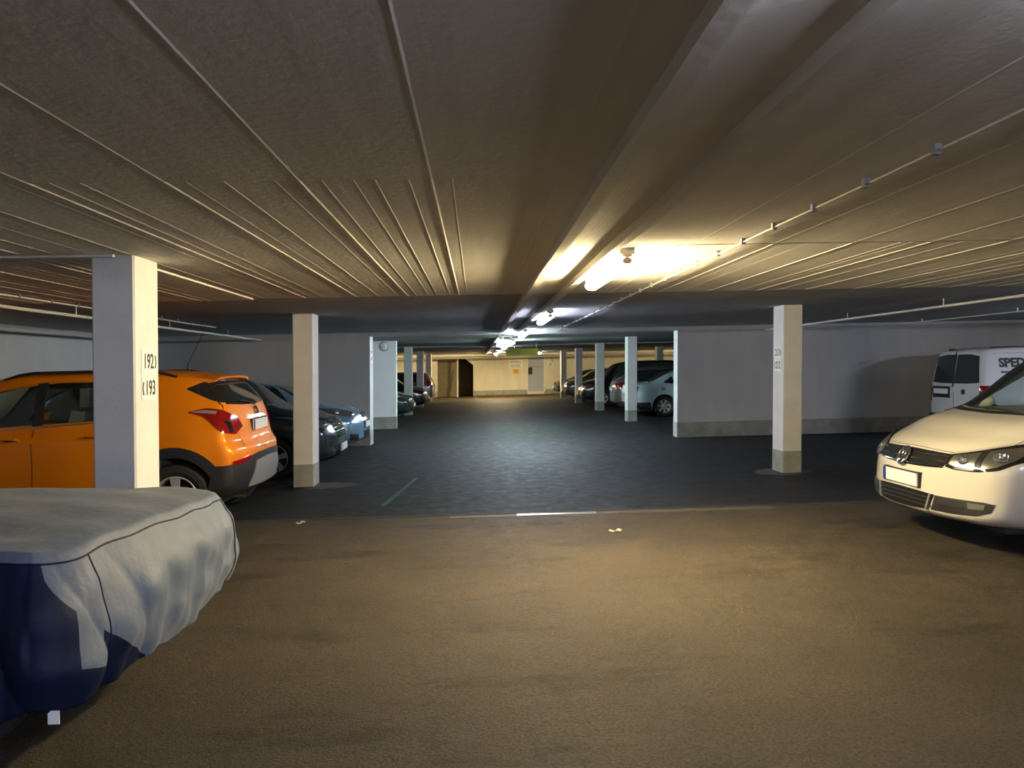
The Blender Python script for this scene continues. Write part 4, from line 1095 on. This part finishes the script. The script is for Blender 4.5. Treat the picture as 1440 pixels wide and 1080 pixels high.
def generic(shape, loc, nose, paint, label, cat='car', Ht=1.5, hood=.95, belt=.98, lights='front', nameobj='car', wsx=None, style=(5, .035, False), head=None, grille=None, lower=None, plate_z=.5, tail=None, group=None, wheel_r=.315, glass='darkglass', badge=None, roof_front=None, headmat='reflector', strip=None):
    L, W = shape.L, shape.W
    c = Car(shape, nameobj, loc, nose, label, cat, group)
    c.body(M[paint], [(.80, wheel_r + .01, wheel_r + .05), (L - .88, wheel_r + .01, wheel_r + .05)], nx=56)
    rf = roof_front or (L - 1.68); wb = wsx or (L - 1.0)
    c.both('side_window', glass, [(wb - .28, belt + .04), (rf + .05, Ht * .915), (L * .48, Ht * .945), (.85, Ht * .93), (.45, Ht * .84)], [(wb - .25, belt - .02), (rf, belt - .01), (L * .48, belt + .01), (.9, belt + .045), (.42, belt + .12)], 'side', n=30, off=.004)
    c.both('door_pillar_trim', 'black', [(L * .48 - .05, Ht * .945), (L * .48 + .05, Ht * .945)], [(L * .48 - .05, belt + .01), (L * .48 + .05, belt + .01)], 'side', n=3, off=.008)
    c.patch('windscreen', glass, [(rf + .05, -W * .58), (rf + .12, 0), (rf + .05, W * .58)], [(wb - .06, -W * .74), (wb + .04, 0), (wb - .06, W * .74)], 'top', n=20, m=10, off=.004)
    c.patch('rear_window', glass, [(-W * .58, Ht * .92), (0, Ht * .94), (W * .58, Ht * .92)], [(-W * .72, belt + .12), (0, belt + .08), (W * .72, belt + .12)], 'rear', n=16, off=.004)
    hd = head or [(.42, hood - .20, .80, hood - .10, .13)]
    for (y0, z0, y1, z1, hh) in hd:
        for g in (1, -1):
            T = [(g * y0, z0 + hh * .4), (g * (y0 + y1) / 2, (z0 + z1) / 2 + hh * .5), (g * y1, z1 + hh * .4)]; B = [(g * y0, z0 - hh * .4), (g * (y0 + y1) / 2, (z0 + z1) / 2 - hh * .55), (g * y1, z1 - hh * .4)]
            o = c.patch('headlight', headmat, T, B, 'front', n=14, m=6, off=.004)
            for q in (.33, .72):
                y, z = y0 + (y1 - y0) * q, z0 + (z1 - z0) * q
                l, nr = c.hit(g * y, z, 'front')
                bm = bmesh.new(); bmesh.ops.create_uvsphere(bm, u_segments=12, v_segments=8, radius=hh * .34)
                me = bpy.data.meshes.new('bulb'); bm.to_mesh(me); bm.free(); me.materials.append(M['chrome']); me.polygons.foreach_set('use_smooth', [True] * len(me.polygons))
                b = bpy.data.objects.new('bulb', me); COL.objects.link(b); b.parent = o; b.location = l + nr * (-hh * .18)
    gt = grille or (.36, hood - .16, hood - .30)
    o = c.patch('grille', 'grille', [(-gt[0], gt[1]), (0, gt[1] + .01), (gt[0], gt[1])], [(-gt[0] * .85, gt[2]), (0, gt[2]), (gt[0] * .85, gt[2])], 'front', n=18, m=6, off=.004)
    zz = gt[1] - .03
    while zz > gt[2] + .02:
        w_ = gt[0] * (.85 + .13 * (zz - gt[2]) / (gt[1] - gt[2]))
        c.patch('grille_bar', 'chrome', [(-w_, zz), (0, zz + .008), (w_, zz)], [(-w_, zz - .010), (0, zz - .002), (w_, zz - .010)], 'front', n=12, m=1, off=.012, parent=o); zz -= .055
    lw = lower or (.42, .42, .30)
    c.patch('lower_grille', 'grille', [(-lw[0], lw[1]), (0, lw[1] + .01), (lw[0], lw[1])], [(-lw[0] * .85, lw[2]), (0, lw[2]), (lw[0] * .85, lw[2])], 'front', n=16, m=5, off=.004)
    for g in (1, -1):
        c.patch('fog_light_recess', 'black', [(g * .56, .43), (g * .76, .44)], [(g * .55, .31), (g * .74, .33)], 'front', n=8, m=4, off=.004)
    tl = tail or [(.30, belt + .02, .06, belt - .22)]
    for (xa, za, xb, zb_) in tl: c.both('tail_light', 'redlens', [(xa, za), (xb, za)], [(xa * .8, zb_), (xb, zb_)], 'side', n=8, m=6, off=.008)
    for g in (1, -1): c.patch('tail_light_inner', 'redlens', [(g * (W - .10), belt), (g * (W - .30), belt)], [(g * (W - .10), belt - .2), (g * (W - .28), belt - .18)], 'rear', n=8, m=6, off=.008)
    c.plate('front', plate_z); c.plate('rear', .80)
    if badge: c.logo_ring('front', 0, badge, .05, 'badge', bars=[[(-.7, 0), (.7, 0)], [(0, -.6), (0, .6)]])
    c.mirror(wb - .42, belt + .02, paint, sz=.95); c.handle(L * .48 - .35, belt - .10, paint); c.handle(L * .48 + .62, belt - .12, paint)
    c.seams([([(L * .48 + .02, belt), (L * .48, .6), (L * .48, .34)], 'side', (1, -1)), ([(wb - .35, belt - .03), (wb - .4, .7), (wb - .45, .36)], 'side', (1, -1)), ([(1.18, belt), (1.25, .75), (1.35, .36)], 'side', (1, -1)), ([(-.6, hood - .06), (0, hood - .045), (.6, hood - .06)], 'front', (1,))])
    if strip: c.both('side_strip', strip, [(L - 1.4, .60), (1.3, .60)], [(L - 1.4, .55), (1.3, .55)], 'side', n=16, m=1, off=.012)
    c.wheels((.80, L - .88), wheel_r, W - .125, style, w=.20)
    MB().box(.35, L - .4, -W * .82, W * .82, .19, .32).build('underbody', M['black'], c.root)
    return c

generic(hatch_shape(L=4.45, W=.90, Ht=1.62, hood=1.02, ws=1.0, nose=.86, belt=1.02), {'nose': -2.20, 'y': 12.05}, '+x', 'paint_teal',
        'dark petrol-blue people carrier standing between the orange car and the light blue car', Ht=1.62, hood=1.02, belt=1.02, grille=(.40, .86, .56), head=[(.46, .76, .82, .86, .17)], lower=(.5, .46, .32), plate_z=.40, badge=.80, strip='clad', glass='darkglass')
generic(hatch_shape(L=4.10, W=.86, Ht=1.46, hood=.98, ws=1.0, nose=.84, belt=.96, bow_f=.26), {'nose': -2.16, 'y': 14.45}, '+x', 'paint_blue',
        'light blue metallic hatchback with a white plate, parked against the cross wall', Ht=1.46, hood=.98, belt=.96, grille=(.26, .80, .72), head=[(.38, .76, .80, .88, .17)], lower=(.34, .46, .31), plate_z=.58)
generic(hatch_shape(L=4.2, W=.87, Ht=1.50, hood=.93, ws=1.0, nose=.78, belt=.96), {'nose': -2.02, 'y': 23.6}, '+x', 'paint_blackgreen',
        'black-green hatchback parked just beyond the bright white cross wall', Ht=1.50, hood=.93, belt=.96)
generic(hatch_shape(L=4.4, W=.90, Ht=1.60, hood=.98, ws=1.0, nose=.84, belt=1.0), {'nose': -1.92, 'y': 29.2}, '+x', 'paint_black',
        'black car with chrome-edged grille standing between two far pillars', Ht=1.60, hood=.98, belt=1.0, grille=(.40, .82, .50))
generic(hatch_shape(L=4.2, W=.87, Ht=1.50, hood=.95, belt=1.0, nose=.80), {'tail': -1.98, 'y': 34.6}, '-x', 'paint_lilac',
        'lilac-grey car with its red tail lamp toward the aisle near the alcove', Ht=1.50, belt=1.0, tail=[(.36, 1.05, .06, .78)])
# right-hand row
sedan = Shape([(0, .30, .96, .81, .72, 1.00, .60), (.30, .24, .97, .865, .775, 1.045, .64), (.58, .20, .965, .88, .79, 1.065, .64), (1.42, .19, .95, .885, .795, 1.37, .56), (1.95, .19, .93, .885, .795, 1.43, .60), (2.65, .19, .91, .885, .79, 1.42, .61), (2.95, .19, .90, .885, .785, 1.36, .60),
               (3.68, .19, .87, .885, .77, .99, .66), (4.15, .22, .80, .87, .74, .90, .60), (4.40, .25, .70, .83, .69, .79, .54), (4.54, .28, .62, .79, .64, .72, .50)],
              [(.2, .10), (.45, 0), (.7, .0), (.95, .05), (1.2, .08)], [(.2, .06), (.45, 0), (.7, .08)], bow_r=.17, bow_f=.2, Rr=.8)
def silver_saloon():
    c = Car(sedan, 'car', {'tail': 4.58, 'y': 23.12}, '+x', 'silver-blue metallic saloon with bright wheels behind the wall end and pale pillar', 'car')
    c.body(M['paint_silverblue'], [(1.08, .325, .365), (3.72, .325, .365)], nx=84)
    c.both('side_window', 'darkglass', [(3.30, .99), (2.95, 1.26), (2.4, 1.365), (1.9, 1.36), (1.38, 1.22), (1.12, 1.06)], [(3.30, .945), (2.9, .955), (2.4, .97), (1.9, .98), (1.4, 1.0), (1.12, 1.03)], 'side', n=30, off=.004)
    c.both('door_pillar_trim', 'paint_silverblue', [(1.40, 1.235), (1.47, 1.26)], [(1.44, .99), (1.51, .99)], 'side', n=3, off=.010)
    c.patch('rear_window', 'greenglass', [(1.36, -.46), (1.40, 0), (1.36, .46)], [(.66, -.60), (.60, 0), (.66, .60)], 'top', n=20, m=12, off=.004)
    c.patch('windscreen', 'darkglass', [(3.0, -.5), (3.04, 0), (3.0, .5)], [(3.62, -.62), (3.70, 0), (3.62, .62)], 'top', n=16)
    c.both('tail_light', 'redlens', [(.32, .93), (.16, .935), (.06, .92)], [(.26, .76), (.14, .74), (.05, .74)], 'side', n=12, m=8, off=.010)
    for g in (1, -1): c.patch('tail_light_inner', 'redlens', [(g * .78, .93), (g * .52, .92)], [(g * .78, .75), (g * .56, .75)], 'rear', n=8, m=6, off=.010)
    c.both('lower_cladding', 'clad', [(.66, .45), (.4, .45), (.12, .45)], [(.70, .24), (.4, .25), (.16, .27)], 'side', n=14, m=6, off=.006)
    c.patch('rear_bumper_cladding', 'clad', [(-.74, .45), (0, .46), (.74, .45)], [(-.72, .28), (0, .28), (.72, .28)], 'rear', n=20, m=5, off=.007)
    c.ring('wheel_arch_lip', 'paint_silverblue', 1.08, .325, .362, .395, 0, 180, off=.012)
    c.plate('rear', .80); c.plate('front', .45)
    c.patch('grille', 'grille', [(-.3, .68), (.3, .68)], [(-.27, .54), (.27, .54)], 'front')
    c.both('headlight', 'reflector', [(4.42, .68), (4.1, .74)], [(4.42, .58), (4.1, .62)], 'side')
    c.handle(1.62, .86, 'paint_silverblue'); c.handle(2.62, .84, 'paint_silverblue'); c.mirror(3.12, .95, 'paint_silverblue', sz=.9)
    c.seams([([(1.58, .98), (1.5, .75), (1.56, .45), (1.6, .35)], 'side', (1, -1)), ([(2.40, .96), (2.38, .34)], 'side', (1, -1)), ([(3.3, .93), (3.25, .36)], 'side', (1, -1))])
    c.patch('fuel_flap', 'silver', [(.98, .90), (1.12, .90)], [(.98, .80), (1.12, .80)], 'side', sg=-1, n=5, m=4, off=.006)
    c.wheels((1.08, 3.72), .32, .765, (7, .034, False), rr=.64)
    MB().box(.35, 4.1, -.7, .7, .17, .3).build('underbody', M['black'], c.root)
silver_saloon()
generic(hatch_shape(L=4.4, W=.88, Ht=1.52, hood=.95, belt=1.0, nose=.80, rear_slope=.5), {'tail': 4.56, 'y': 25.1}, '+x', 'paint_greyblue',
        'grey-blue hatchback with dark rear glass, between the silver-blue saloon and a pillar', Ht=1.52, belt=1.0, tail=[(.34, 1.02, .06, .80)])
generic(hatch_shape(L=4.5, W=.92, Ht=1.78, hood=1.05, ws=.95, nose=.90, belt=1.08), {'nose': 4.05, 'y': 29.9}, '-x', 'paint_black',
        'tall black people carrier facing the aisle with bright headlamps', Ht=1.78, hood=1.05, belt=1.08, head=[(.48, .72, .84, .80, .20)], glass='greenglass')
generic(hatch_shape(L=4.3, W=.88, Ht=1.50, hood=1.0, nose=.86, belt=1.0), {'nose': 4.0, 'y': 35.0}, '-x', 'paint_greengrey',
        'dark grey-green car peeping out between the two farthest pillars', Ht=1.50, hood=1.0, belt=1.0)
generic(hatch_shape(L=4.0, W=.85, Ht=1.45, hood=.93, nose=.80, belt=.96), {'nose': 4.12, 'y': 39.9}, '-x', 'paint_black',
        'black car at the very end of the row beside the grey door', Ht=1.45, hood=.93, belt=.96, headmat='redlens')

# ------------------------------------------------------------------ car under a cover
def covered_car():
    X0 = -1.66      # nose edge of the top panel
    Y0, Y1 = 3.08, 4.66
    L = 4.1
    root = empty('car_cover', (0, 0, 0)); tag(root, 'car wrapped in a wrinkled grey and navy fabric cover, nose to the aisle', 'car cover')
    rnd = random.Random(5)
    def top_z(d, y):         # d = distance behind the nose edge
        z = float(pchip([-.1, 0, .1, .5, 1.2, 1.6, 2.3, 3.2, 3.8, L], [.86, .875, .888, .905, .925, .95, 1.34, 1.40, 1.25, 1.02], d))
        yc = (y - (Y0 + Y1) / 2) / ((Y1 - Y0) / 2)
        z += .03 * (1 - yc * yc)
        z -= .030 * math.exp(-((d - .62) / .28) ** 2 - ((y - 3.42) / .20) ** 2)      # slack hollow
        z += .006 * math.sin(9 * d + 4 * y) + .005 * math.sin(17 * y - 6 * d + 1)
        return z
    r = .16
    # closed perimeter, counter-clockwise seen from above: (x, y, outward normal)
    per = []
    def seg(p, q, n, nrm):
        for i in range(n): t = i / n; per.append((p[0] + (q[0] - p[0]) * t, p[1] + (q[1] - p[1]) * t, nrm[0], nrm[1]))
    def arc(cx, cy, a0, n):
        for i in range(n): a = math.radians(a0 + 90 * i / n); per.append((cx + r * math.cos(a), cy + r * math.sin(a), math.cos(a), math.sin(a)))
    XT = X0 - L
    seg((XT + r, Y0), (X0 - r, Y0), 170, (0, -1)); arc(X0 - r, Y0 + r, -90, 34)
    seg((X0, Y0 + r), (X0, Y1 - r), 90, (1, 0)); arc(X0 - r, Y1 - r, 0, 34)
    seg((X0 - r, Y1), (XT + r, Y1), 120, (0, 1)); arc(XT + r, Y1 - r, 90, 12)
    seg((XT, Y1 - r), (XT, Y0 + r), 40, (-1, 0)); arc(XT + r, Y0 + r, 180, 12)
    n = len(per); S = [0]
    for i in range(1, n): S.append(S[-1] + math.hypot(per[i][0] - per[i - 1][0], per[i][1] - per[i - 1][1]))
    # the nose bows outwards in plan
    def plan(x, y):
        k = max(0, min(1, (x - (X0 - .5)) / .5)); yc = (y - (Y0 + Y1) / 2) / ((Y1 - Y0) / 2)
        return x + .05 * k * (1 - yc * yc) - .15 * k * max(0, (.5 - yc * .5)) ** 1.6
    rows = 46; v = []
    c_near = (X0 - r, Y0 + r)
    def tb(i):
        if i <= 183: return .07
        if i <= 226: return .07 + .91 * ((i - 183) / 43) ** .75
        if i <= 256: return .98 - .5 * (i - 226) / 30
        return .48
    JB = 22
    def pos(i, t):
        x, y, nx, ny = per[i]; px = plan(x, y); zt = top_z(X0 - x, y)
        s = S[i]
        is_nose = max(0, nx); near = max(0, -ny); far = max(0, ny)
        dN = math.hypot(x - (X0 - .05), y - (Y0 + .05)); dF = math.hypot(x - (X0 - .05), y - (Y1 - .05))
        hem = .27 + .02 * math.sin(s * 5.1) + .015 * math.sin(s * 13)
        if near > .3: hem = .15 + .10 * max(0, 1 - dN / .5) + .012 * math.sin(s * 5.1)
        if is_nose > .3: hem = .25 + .10 * ((y - 3.3) / 1.3) ** 2 * (1 if y > 3.3 else .3) + .012 * math.sin(s * 9)
        # outward bulge then tuck under at the hem
        bul = .095 * is_nose * (1 - (1 - min(1, t * 1.9)) ** 2) + (.02 * is_nose + .07 * near + .05 * far) * math.sin(PI * min(1, t * 1.0) ** .9)
        bul += (.03 * is_nose + .08 * near + .05 * far) * t ** .8
        bul -= .06 * max(0, t - .70) / .30 * (is_nose * .9 + near * .2)
        # folds
        fold = 0
        fold += .010 * t * math.sin(s * 21 + 1.5 * math.sin(s * 4)) + .006 * t * math.sin(s * 47 + 3 * t)
        # diagonal creases that fan out of the near nose corner
        ang = (s - S[170]) + .55 * t * (1 if s > S[170] else .4)
        wN = math.exp(-(dN / .48) ** 2)
        fold += wN * .058 * t ** .7 * (abs(math.sin((s - S[187]) * 13 - 2.2 * t)) ** .7 - .5)
        wF = math.exp(-(dF / .34) ** 2)
        fold += wF * .045 * t ** .6 * (abs(math.sin((s - S[310]) * 15 + 1.6 * t)) ** .7 - .5)
        # slack swags across the nose panel
        if is_nose > .4:
            yy = (y - Y0) / (Y1 - Y0)
            fold += .020 * math.sin(10 * yy + 7 * t + 2 * math.sin(5 * yy)) * math.sin(PI * min(1, t * 1.2)) + .008 * math.sin(31 * yy - 16 * t) * t + .005 * math.sin(53 * yy + 9 * t + 3 * math.sin(9 * yy)) * t ** .6
            fold += .020 * math.exp(-((yy - .55 - .25 * t) / .07) ** 2) * min(1, t * 3) * (1 - t)
            fold -= .012 * math.exp(-((yy - .80 + .05 * t) / .03) ** 2) * t
        if near > .4:
            fold += .022 * t * math.sin(s * 8.3 + 1.1) + .010 * t * math.sin(s * 24 + 5 * t)
        fold *= 1 - .35 * t ** 3
        o = bul + fold
        rr = .045
        z = zt - rr * (1 - math.cos(min(1, t * 8) * PI / 2)) - (zt - rr - hem) * max(0, t - .02)
        z += .006 * math.sin(s * 30) * t
        return (px + nx * o, y + ny * o, z)
    for i in range(n):
        b = tb(i)
        for j in range(rows):
            v.append(pos(i, b * j / JB if j <= JB else b + (1 - b) * (j - JB) / (rows - 1 - JB)))
    f = []; mi = []
    for i in range(n):
        i2 = (i + 1) % n
        x, y, nx, ny = per[i]
        for j in range(rows - 1):
            f.append((i * rows + j, i * rows + j + 1, i2 * rows + j + 1, i2 * rows + j))
            # navy side panels start just below the top seam
            side = ((-ny > .60 and (i <= 183 or i > 300)) or ny > .9 or nx < -.9)
            wedge = 183 <= i < 226 and j >= JB and not (191 <= i <= 200 and j < JB + 13)
            mi.append(1 if (side and j >= (JB if i <= 183 else 3)) or wedge else 0)
    # top: rings shrinking inwards, with local height
    prev = [i * rows for i in range(n)]
    cx, cy = (X0 + XT) / 2, (Y0 + Y1) / 2
    Q = 30
    for q in range(1, Q + 1):
        sc = 1 - (q / Q)
        o = len(v); cur = []
        for i in range(n):
            x, y, nx, ny = per[i]
            # shrink toward the long centre line
            mx = min(max(x, XT + .79), X0 - .79)
            x2 = mx + (x - mx) * sc; y2 = cy + (y - cy) * sc
            e = 1 - sc
            v.append((plan(x2, y2), y2, top_z(X0 - x2, y2) + .012 * min(1, e * 8) + (.0005 if q == Q else 0))); cur.append(o + i)
        for i in range(n): f.append((prev[i], prev[(i + 1) % n], cur[(i + 1) % n], cur[i])); mi.append(0)
        if q == Q - 1:
            # collapse handled by the final fan
            pass
        prev = cur
    mb = MB(); mb.v = [(x, y, z + K * x) for x, y, z in v]; mb.f = f; mb.mi = mi
    grey = pmat('cover_grey_fabric', (.115, .143, .195), .58, metal=.0, sheen=.1, bump=.8, bscale=14, var=.10, vscale=4)
    navy = pmat('cover_navy_fabric', (.0035, .009, .034), .6, spec=.25, bump=.35, bscale=18)
    o = mb.build('fabric', [grey, navy], root, smooth=True, angle=70)
    md = o.modifiers.new('thickness', 'SOLIDIFY'); md.thickness = .004; md.offset = -1
    # seams stitched along the panel edges
    sm = MB()
    sh_ = lambda p: Vector((p[0], p[1], p[2] + K * p[0]))
    pts = [sh_(pos(i, .07)) for i in range(0, 330, 3)]
    sm.tube([p + Vector((0, 0, .002)) for p in pts], .0045, 6)
    sm.build('seam', navy, root)
    sm = MB(); pts = [sh_(pos(204, .07 + .8 * q / 20)) + Vector((.001, -.001, 0)) for q in range(21)]; sm.tube(pts, .004, 6); sm.build('seam', navy, root)
    sm = MB(); pts = [sh_(pos(296, .07 + .93 * q / 20)) + Vector((.002, 0, 0)) for q in range(21)]; sm.tube(pts, .004, 6); sm.build('seam', navy, root)
    # care tag hanging at the hem
    p = Vector(mb.v[186 * rows + rows - 1])
    tg = MB(); tg.box(p.x - .02, p.x + .025, p.y - .012, p.y - .008, p.z - .045, p.z + .01); tg.build('care_tag', M['plate'], root)
    # wheels of the hidden car carry it
    for wx in (X0 - .62, X0 - 3.2):
        for wy in (Y0 + .18, Y1 - .18):
            t = MB(); rr = .30
            t.lathe([(rr * .6, -.09), (rr * .9, -.095), (rr, -.06), (rr, .06), (rr * .9, .095), (rr * .6, .09), (.002, .05), (.002, -.05)], 32, 'y', closed=True)
            t.build('wheel', M['rubber'], root, smooth=True, loc=(wx, wy, rr + K * wx - .003))
covered_car()

# ------------------------------------------------------------------ world and view
w = bpy.data.worlds.new('garage'); SC.world = w; w.use_nodes = True
w.node_tree.nodes['Background'].inputs[0].default_value = (.75, .8, 1, 1); w.node_tree.nodes['Background'].inputs[1].default_value = 0.0
SC.view_settings.view_transform = 'Standard'; SC.view_settings.look = 'None'; SC.view_settings.gamma = 1; SC.view_settings.exposure = 2.6
SC.view_settings.use_curve_mapping = False
SC.cycles.use_denoising = True
SC.cycles.max_bounces = 10; SC.cycles.diffuse_bounces = 6; SC.cycles.transparent_max_bounces = 16; SC.cycles.glossy_bounces = 4
SC.cycles.sample_clamp_indirect = 6
SC.cycles.caustics_reflective = False; SC.cycles.caustics_refractive = False
